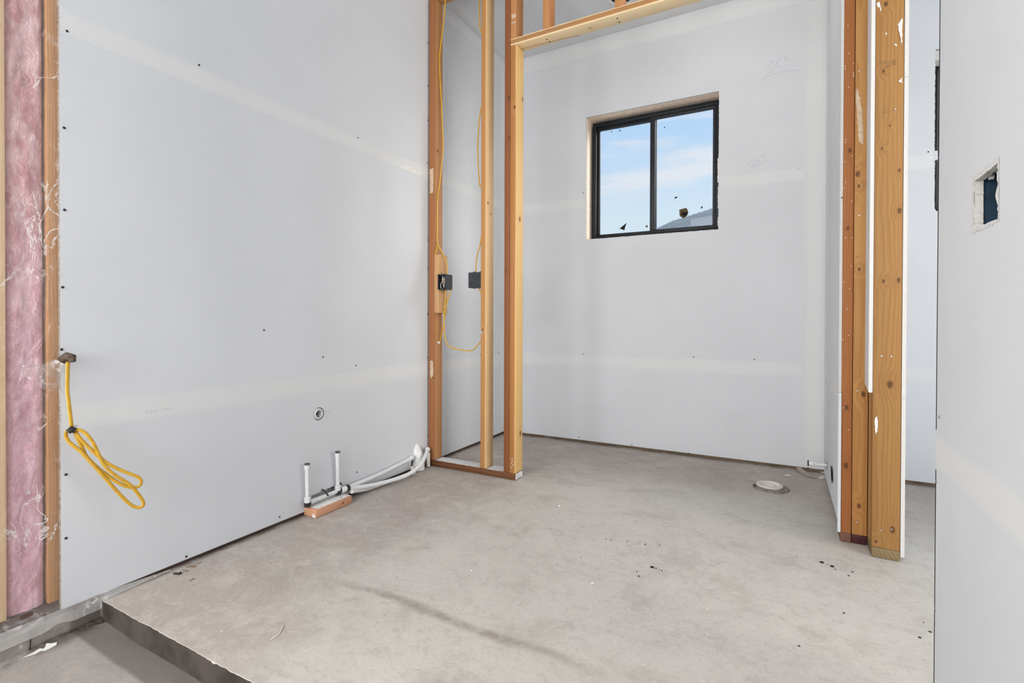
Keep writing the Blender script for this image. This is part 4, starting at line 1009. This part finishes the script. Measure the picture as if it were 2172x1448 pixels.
def supply():
    t = thing('water_supply_lines', 'white plastic water lines with two capped risers along the left wall base', 'pipe', (.03, 1.7, 0))
    def fitting(name, a, b, r, m, parent=t):
        a, b = Vector(a), Vector(b); L = (b - a).length
        return obj(name, lathe([(r * .8, 0), (r, L * .06), (r, L * .94), (r * .8, L)], a, b - a, 20), m, parent, smooth=40)
    for (bx, by, top) in ((.024, 1.580, (.036, 1.568, .248)), (.020, 1.764, (.036, 1.748, .262))):
        b = Vector((bx, by, .052)); tp = Vector(top); d = (tp - b).normalized()
        r = obj('riser', tube([b + d * .03, tp], .0098, 16), M['pex'], t, smooth=60)
        fitting('riser_cap', tp - d * .022, tp, .0128, M['pex'], r)
        obj('cap_ring', lathe([(.0085, .0), (.0120, .0), (.0120, .0035), (.0085, .0035)], tp, d, 20), M['tape'], r)
        fitting('elbow_socket', b + d * .016, b + d * .044, .0148, M['pex'], r)
        fitting('clamp_ring', b - d * .004, b + d * .016, .0152, M['tape'], r)
    fitting('elbow_arm', (.024, 1.592, .064), (.024, 1.622, .064), .0115, M['pex'])
    obj('cross_pipe', tube(catmull([(.024, 1.60, .064), (.022, 1.68, .064), (.021, 1.755, .064)], 6), .0102, 14), M['pex'], t, smooth=60)
    obj('pipe_hanger', tube([(.004, 1.680, .094), (.018, 1.678, .092), (.030, 1.684, .080), (.036, 1.690, .064)], .0035, 8), M['tape'], t, smooth=60)
    fitting('tee_socket', (.028, 1.778, .066), (.032, 1.806, .066), .0148, M['pex'])
    fitting('clamp_ring', (.032, 1.806, .066), (.034, 1.822, .066), .0162, M['tape'])
    obj('clamp_ring', tube([(.008, 1.778, .098), (.012, 1.786, .096), (.014, 1.792, .086)], .004, 8), M['tape'], t, smooth=60)
    up = catmull([(.032, 1.815, .068), (.026, 1.93, .066), (.022, 2.08, .070), (.020, 2.20, .078), (.018, 2.32, .088)], 8)
    obj('long_pipe', tube(up, .0115, 14), M['pex'], t, smooth=60)
    lo = catmull([(.034, 1.822, .062), (.050, 1.95, .040), (.072, 2.10, .030), (.090, 2.22, .034), (.092, 2.32, .060), (.062, 2.410, .095), (.030, 2.470, .112)], 8)
    obj('long_pipe', tube(lo, .0115, 14), M['pex'], t, smooth=60)
    th = catmull([(.046, 1.83, .045), (.030, 1.95, .020), (.034, 2.10, .014), (.045, 2.24, .014), (.050, 2.30, .013)], 8)
    obj('long_pipe', tube(th, .0105, 14), M['pex'], t, smooth=60)
    fitting('pipe_collar', (.018, 2.315, .088), (.016, 2.340, .091), .0142, M['pex'])
    obj('pipe_collar', lathe([(.011, 0), (.0155, .002), (.0155, .016), (.011, .018)], (.036, 2.458, .108), (-.4, .8, .2), 18), M['pex'], t, smooth=40)
    obj('pipe_collar', lathe([(.009, 0), (.014, .001), (.014, .045), (.010, .047)], (.046, 2.310, .004), (.05, 0, 1), 16), M['cap_beige'], t, smooth=40)
    obj('pipe_collar', lathe([(.008, 0), (.012, .001), (.012, .085), (.008, .087)], (.030, 2.476, .004), (0, 0, 1), 16), M['cap_beige'], t, smooth=40)
supply()

def soil_pipe():
    t = thing('drain_sweep', 'fat white drain pipe rising from floor into an arched drywall hole', 'pipe', (.03, 2.38, 0))
    c = catmull([(.014, 2.398, .002), (.011, 2.399, .055), (.001, 2.402, .095), (-.020, 2.406, .130), (-.050, 2.412, .165)], 6)
    obj('sweep', tube(c, .0335, 28), M['pvc'], t, smooth=60)
    obj('hub', lathe([(.0336, 0), (.0385, .001), (.0385, .042), (.0336, .045)], (.014, 2.398, .002), (0, 0, 1), 28), M['pvc'], t, smooth=40)
    strokes('print_mark', t, [[(.0470, 2.392, .060), (.0465, 2.402, .061)]], (1, -.2, 0), .003, M['pencil'])
soil_pipe()

def block():
    w = wood('block_fir', (.60, .33, .20), (.42, .19, .10), 'Y', 20.0, (.1, .06), .007, knots=[(.077, 1.745, .02, .005)])
    t = thing('wood_block', 'short offcut of lumber with white top lying under the water lines', 'lumber', (.033, 1.695, 0))
    b = box(-.010, .0785, 1.586, 1.803, .001, .040, .004)
    for v in b.verts:
        if v.co.y < 1.6: v.co.y += (.0785 - v.co.x) * .02 - .004
        if v.co.x > .07 and v.co.y > 1.7: v.co.x -= .003
    obj('offcut', b, w, t, smooth=35)
    smear('white_overspray', t, [(-.004, 1.592, .0400), (.074, 1.594, .0400), (.070, 1.798, .0400), (-.004, 1.800, .0400)], (0, 0, 1), M['plaster'], .0008)
    obj('nail_hole', lathe([(0, .0012), (.004, .0012), (.004, -.001), (0, -.001)], (.055, 1.755, .040), (0, 0, 1), 12), M['tape'], t)
    smear('paper_scrap', t, [(.05, 1.583, .004), (.075, 1.5835, .002), (.070, 1.5835, .014), (.058, 1.5835, .020)], (0, -1, 0), M['plaster'], .003)
block()

def flange():
    c = (1.919, 3.066, 0)
    t = thing('toilet_flange', 'round grey floor flange with beige cap set in the slab', 'floor flange', c)
    obj('ring', lathe([(.056, .004), (.060, .010), (.078, .010), (.088, .007), (.0905, .0005), (.0905, -.004)], c, (0, 0, 1), 56), M['flange_grey'], t, smooth=35)
    c2 = (1.913, 3.078, 0)
    obj('test_cap', lathe([(0, .010), (.012, .0105), (.016, .013), (.022, .013), (.026, .0095), (.040, .0095), (.046, .012), (.0515, .018), (.064, .018), (.067, .015), (.067, .006)], c2, (0, 0, 1), 56), M['cap_beige'], t, smooth=35)
    obj('cap_tab', box(c2[0] - .020, c2[0] + .020, c2[1] - .003, c2[1] + .003, .0100, .0165, .001), M['cap_beige'], t)
    obj('ring_slot', box(1.835, 1.848, 3.035, 3.050, .0085, .0108, .001), M['hole'], t)
flange()

def toilet_supply():
    t = thing('toilet_water_stub', 'white capped water stub sticking out low on the toilet room right wall', 'pipe', (2.19, 3.205, .127))
    a, b = Vector((2.20, 3.205, .127)), Vector((2.108, 3.205, .1275)); d = (b - a).normalized()
    obj('pipe', tube([a, b], .0085, 14), M['pex'], t, smooth=60)
    obj('stub_cap', lathe([(.0086, 0), (.0150, .001), (.0150, .024), (.0125, .026), (0, .026)], b - d * .020, d, 20), M['pex'], t, smooth=40)
    obj('cap_ring', lathe([(.0095, 0), (.0152, 0), (.0152, .006), (.0095, .006)], b + d * .004, d, 20), M['tape'], t)
    obj('escutcheon_gap', lathe([(.009, 0), (.019, 0), (.019, .0008), (.009, .0008)], (2.1895, 3.205, .127), (-1, 0, 0), 20), M['screw_grey'], t)
toilet_supply()

def can_light():
    c = (1.055, 3.147, CEIL)
    t = thing('recessed_light', 'round recessed ceiling light can above the doorway header', 'ceiling light', c)
    obj('trim_ring', lathe([(.076, -.002), (.090, -.004), (.094, .0), (.076, .002)], c, (0, 0, 1), 48), M['white_trim'], t, smooth=40)
    obj('can', lathe([(.0765, .0), (.074, .06), (.060, .09), (0, .092)], c, (0, 0, 1), 40), M['box'], t, smooth=40)
can_light()

# ------------------------------------------------------------------ litter on the slab
def flat_scrap(name, pts, m, label, cat, z=.0015, th=.0012, curl=0):
    b = prism([(p[0], p[1], p[2] + z) for p in pts], (0, 0, th))
    if curl:
        c = sum((v.co.copy() for v in b.verts), Vector()) / len(b.verts)
        for v in b.verts: v.co.z += curl * (v.co - c).length ** 2 * 20
    return tag(obj(name, b, m, loc=(pts[0][0], pts[0][1], pts[0][2])), label, cat)
# pan surface is at about z = -.066
flat_scrap('torn_paper', [(p[0], p[1], -.0655) for p in [(0.0364,0.5879,-0.066),(0.0253,0.614,-0.066),(0.0162,0.6328,-0.066),(0.0202,0.6422,-0.066),(0.0084,0.6506,-0.066),(0.0221,0.658,-0.066),(0.0303,0.6674,-0.066),(0.0429,0.6618,-0.066),(0.0439,0.6527,-0.066),(0.0438,0.643,-0.066),(0.0448,0.634,-0.066),(0.0363,0.6294,-0.066),(0.0394,0.6146,-0.066),(0.0374,0.5998,-0.066)]], M['paper_white'], 'torn white paper scrap on the sunken shower floor', 'paper', curl=.10)
st = bmesh.new()
pa = [(2.0522,3.5595,0.004),(2.0598,3.4756,0.004),(2.0777,3.4221,0.004),(2.1052,3.3863,0.004),(2.1466,3.3644,0.004)]; pb = [(2.0801,3.5579,0.004),(2.0885,3.5129,0.004),(2.1065,3.4692,0.004),(2.1313,3.4309,0.004),(2.1657,3.4094,0.004)]
q = len(pa); hh = (.014, .010, .006, .005, .004)
va = [(st.verts.new((a[0], min(a[1], 3.527), h)), st.verts.new((b_[0], min(b_[1], 3.527), h + .003))) for a, b_, h in zip(pa, pb, hh)]
for a, b_ in zip(va, va[1:]): st.faces.new((a[0], a[1], b_[1], b_[0]))
bmesh.ops.solidify(st, geom=st.faces[:], thickness=.0012)
tag(obj('paper_tape_strip', st, M['paper_tan'], smooth=60, loc=(2.09, 3.49, .004)), 'curled tan strip of paper tape at the back wall corner', 'paper')
flat_scrap('drywall_scrap', [(2.1544,3.378,0),(2.1803,3.452,0),(2.1985,3.4418,0),(2.1952,3.3955,0),(2.1728,3.3735,0)], M['paper_tan'], 'flat tan drywall scrap against the toilet room right wall', 'scrap')
flat_scrap('paper_chip', [(1.9883,3.3671,0),(1.9983,3.3777,0),(2.0179,3.3731,0),(2.0274,3.3631,0),(2.0076,3.3472,0),(1.993,3.3442,0)], M['paper_white'], 'small white chip on the slab behind the floor flange', 'chip')
o = obj('bent_nail', tube(catmull([(0.0379,0.9917,0.004),(0.0471,0.9964,0.004),(0.0581,1.0001,0.004),(0.0566,1.0057,0.004)], 5), [.0035] * 5 + [.004] * 10 + [.0055], 7), M['tape'], smooth=60)
tag(o, 'short black bent nail on the slab beside the left drywall', 'nail')
for i, (pts, lab) in enumerate((([(0.0324,1.0251,0.0015),(0.0456,1.0245,0.0015),(0.0595,1.03,0.0015)], 'thin dark wire shaving just beyond the black bent nail'),
                 ([(0.0264,1.0415,0.0015),(0.0337,1.0475,0.0015),(0.0309,1.054,0.0015),(0.0477,1.0531,0.0015),(0.0499,1.0603,0.0015),(0.0411,1.0635,0.0015),(0.0319,1.0585,0.0015)], 'curled dark metal shaving near the left drywall'),
                 ([(0.031,1.0743,0.0015),(0.0381,1.0823,0.0015),(0.0335,1.0901,0.0015)], 'tiny hooked shaving furthest along the left drywall'),
                 ([(0.1369,0.994,0.0015),(0.1343,1.0034,0.0015),(0.1381,1.0109,0.0015)], 'faint straight shaving nearest the camera by the left wall'))):
    tag(obj('metal_shaving', tube(catmull(pts, 5), .0014, 6), M['stamp'], loc=pts[0]), lab, 'shaving')
o = obj('wire_scrap', tube(catmull([(0.674,0.9195,0.002),(0.6745,0.9342,0.002),(0.6707,0.9493,0.002),(0.6585,0.9679,0.002),(0.6463,0.9819,0.002)], 6), .0013, 6), M['wire_white'], smooth=180)
tag(o, 'thin pale wire scrap lying on the slab near the step', 'wire')
random.seed(11)
def crumb(u, r, label, m='mud_dark', group=None, cat='crumb', name='dirt_crumb', s=0):
    o = obj(name, blob((u[0], u[1], r * .35), r * 1.5, r * 1.2, r * .6, s, 1), M[m], loc=(u[0], u[1], 0))
    return tag(o, label, cat, group)
crumb((1.5408,1.8667,0), .0055, 'largest black dirt crumb on the middle of the slab', s=1)
crumb((2.1003,2.2119,0), .0055, 'black dirt crumb on the slab left of the doorway post', s=2)
crumb((2.1321,2.1943,0), .0055, 'black dirt crumb on slab nearest the doorway post', s=3)
crumb((1.3835,1.6534,0), .0050, 'white plaster crumb with dark edge alone on the slab', 'plaster', name='plaster_crumb', s=4)
crumb((1.0011,2.2642,0), .0050, 'white plaster dot on the slab in front of the doorway', 'plaster', name='plaster_crumb', s=5)
for i, u in enumerate([(1.3175,2.0137,0),(1.4028,2.0375,0),(1.4749,2.0447,0),(1.5268,2.0682,0),(1.3386,2.0176,0),(1.5547,1.8662,0),(1.5692,1.8623,0),(1.5786,1.8576,0),(1.4992,1.8087,0),(1.5136,1.7785,0),(2.1179,2.2049,0),(2.1408,2.1751,0),(2.0181,2.2184,0),(2.1936,2.1824,0),(2.178,2.1435,0),(2.3447,1.9202,0),(2.3501,1.8711,0),(2.3164,1.8231,0),(2.1363,1.8624,0),(2.0061,1.6124,0),(1.2811,1.8129,0)]):
    crumb(u, random.uniform(.0016, .0030), 'tiny black dirt specks scattered over the pale slab', group='tiny black specks on the slab', s=i + 10)
for i, u in enumerate([(1.1446,2.0454,0),(1.1785,1.876,0),(1.1222,2.0792,0),(1.5868,2.2206,0),(1.3525,1.8605,0),(1.3544,2.4715,0),(1.8881,2.1741,0),(1.942,2.2079,0),(1.7545,1.6842,0),(0.9644,1.5255,0)]):
    crumb(u, random.uniform(.0016, .0028), 'tiny white plaster specks scattered over the pale slab', 'plaster', 'tiny white specks on the slab', 'crumb', 'plaster_crumb', i + 40)
# dirt swept against the curb and into the corner of the shower step
bm = bmesh.new(); V = []
for i in range(121):
    y = .36 + .428 * i / 120
    cn = max(0.0, (y - .70) / .09)
    w = .010 + .014 * abs(noise.noise((y * 22, 1, 0))) + .008 * max(0, noise.noise((y * 60, 2, 0))) + .034 * cn ** 1.6
    h = .003 + .004 * abs(noise.noise((y * 30, 3, 0))) + .010 * cn
    row = []
    for j in range(7):
        q = j / 6
        zz = -.066 + h * (1 - q) ** 1.5 + .0022 * noise.noise((y * 90, q * 6, 5)) * (1 - q)
        row.append(bm.verts.new((.0025 + w * q, y, zz if j < 6 else -.072)))
    V.append(row)
for p, q in zip(V, V[1:]):
    for j in range(6): bm.faces.new((p[j], q[j], q[j + 1], p[j + 1]))
o = obj('swept_dirt', bm, M['soil'], smooth=60, loc=(.01, .75, -.066), kind='stuff')
tag(o, 'black dirt swept along the curb and into the corner of the sunken shower floor', 'dirt')

# ------------------------------------------------------------------ outside
def house():
    A = Vector((-1.646, 20, 4.76)); d = Vector((.712, -.701, 0)); nrm = Vector((-.701, -.712, 0))   # ridge runs along d; nrm faces the room
    t = thing('neighbor_house', 'grey ribbed metal roof of a house seen through the window', 'house', (A.x + d.x * 5, A.y + d.y * 5, -.2))
    L, run, drop = 10.0, 3.2, 1.5
    def pt(s, r, side=1): return A + d * s + nrm * (r * side) + Vector((0, 0, -drop * r / run))
    for side in (1, -1):
        b = prism([pt(0, 0, side), pt(L, 0, side), pt(L, run, side), pt(0, run, side)], (0, 0, -.12))
        o = obj('roof_slope', b, M['roof_metal'], t)
        for i in range(34):
            s = .05 + i * (L - .1) / 33
            r0, r1 = pt(s, 0, side), pt(s, run, side)
            obj('roof_rib', tube([r0 + Vector((0, 0, .01)), r1 + Vector((0, 0, .01))], .055, 5), M['siding'], o)
    c = A + d * 5; z0 = A.z - drop
    w = [A + d * .3 + nrm * 2.8, A + d * 9.7 + nrm * 2.8, A + d * 9.7 - nrm * 2.8, A + d * .3 - nrm * 2.8]
    obj('walls', prism([(p.x, p.y, -.2) for p in w], (0, 0, z0 + .1)), M['siding'], t)
    for s in (.3, 9.6):
        g = [A + d * s + nrm * 2.8, A + d * s - nrm * 2.8]
        obj('gable', prism([(g[0].x, g[0].y, z0 - .1), (g[1].x, g[1].y, z0 - .1), (A.x + d.x * s, A.y + d.y * s, A.z - .13)], tuple(d * .1)), M['siding'], t)
house()
def shrub():
    base = Vector((-3.35, 27, -.2)); random.seed(5)
    t = thing('bare_tree', 'bare thin twigs of a tree left of the grey roof outside', 'tree', base)
    obj('trunk', tube([base, base + Vector((.03, 0, 2.8)), base + Vector((0, 0, 5.4))], [.09, .06, .025], 8), M['twig'], t, smooth=180)
    bm = bmesh.new()
    for i in range(60):
        z = random.uniform(3.2, 5.5); a = random.uniform(0, 6.28); l = random.uniform(.4, 1.0)
        p = base + Vector((0, 0, z)); e = p + Vector((math.cos(a) * l * .55, math.sin(a) * l * .55, l * .8))
        if e.z > 6.2: e.z = 6.2 - random.random() * .2
        m_ = p.lerp(e, .5) + Vector((random.uniform(-.06, .06), random.uniform(-.06, .06), -.04))
        tube_into(bm, [p, m_, e], [.011, .007, .003], 4)
        for k in range(3):
            q = m_.lerp(e, random.random()); f = q + Vector((random.uniform(-.22, .22), random.uniform(-.22, .22), random.uniform(.02, .2)))
            tube_into(bm, [q, f], [.004, .002], 3)
    obj('twigs', bm, M['twig'], t, kind='stuff')
shrub()
bm = bmesh.new(); bmesh.ops.create_grid(bm, x_segments=2, y_segments=2, size=60)
obj('bounce_ground', bm, M['bounce_ground'], kind='structure', loc=(0, 0, 0)).location = (0, 20, -.25)
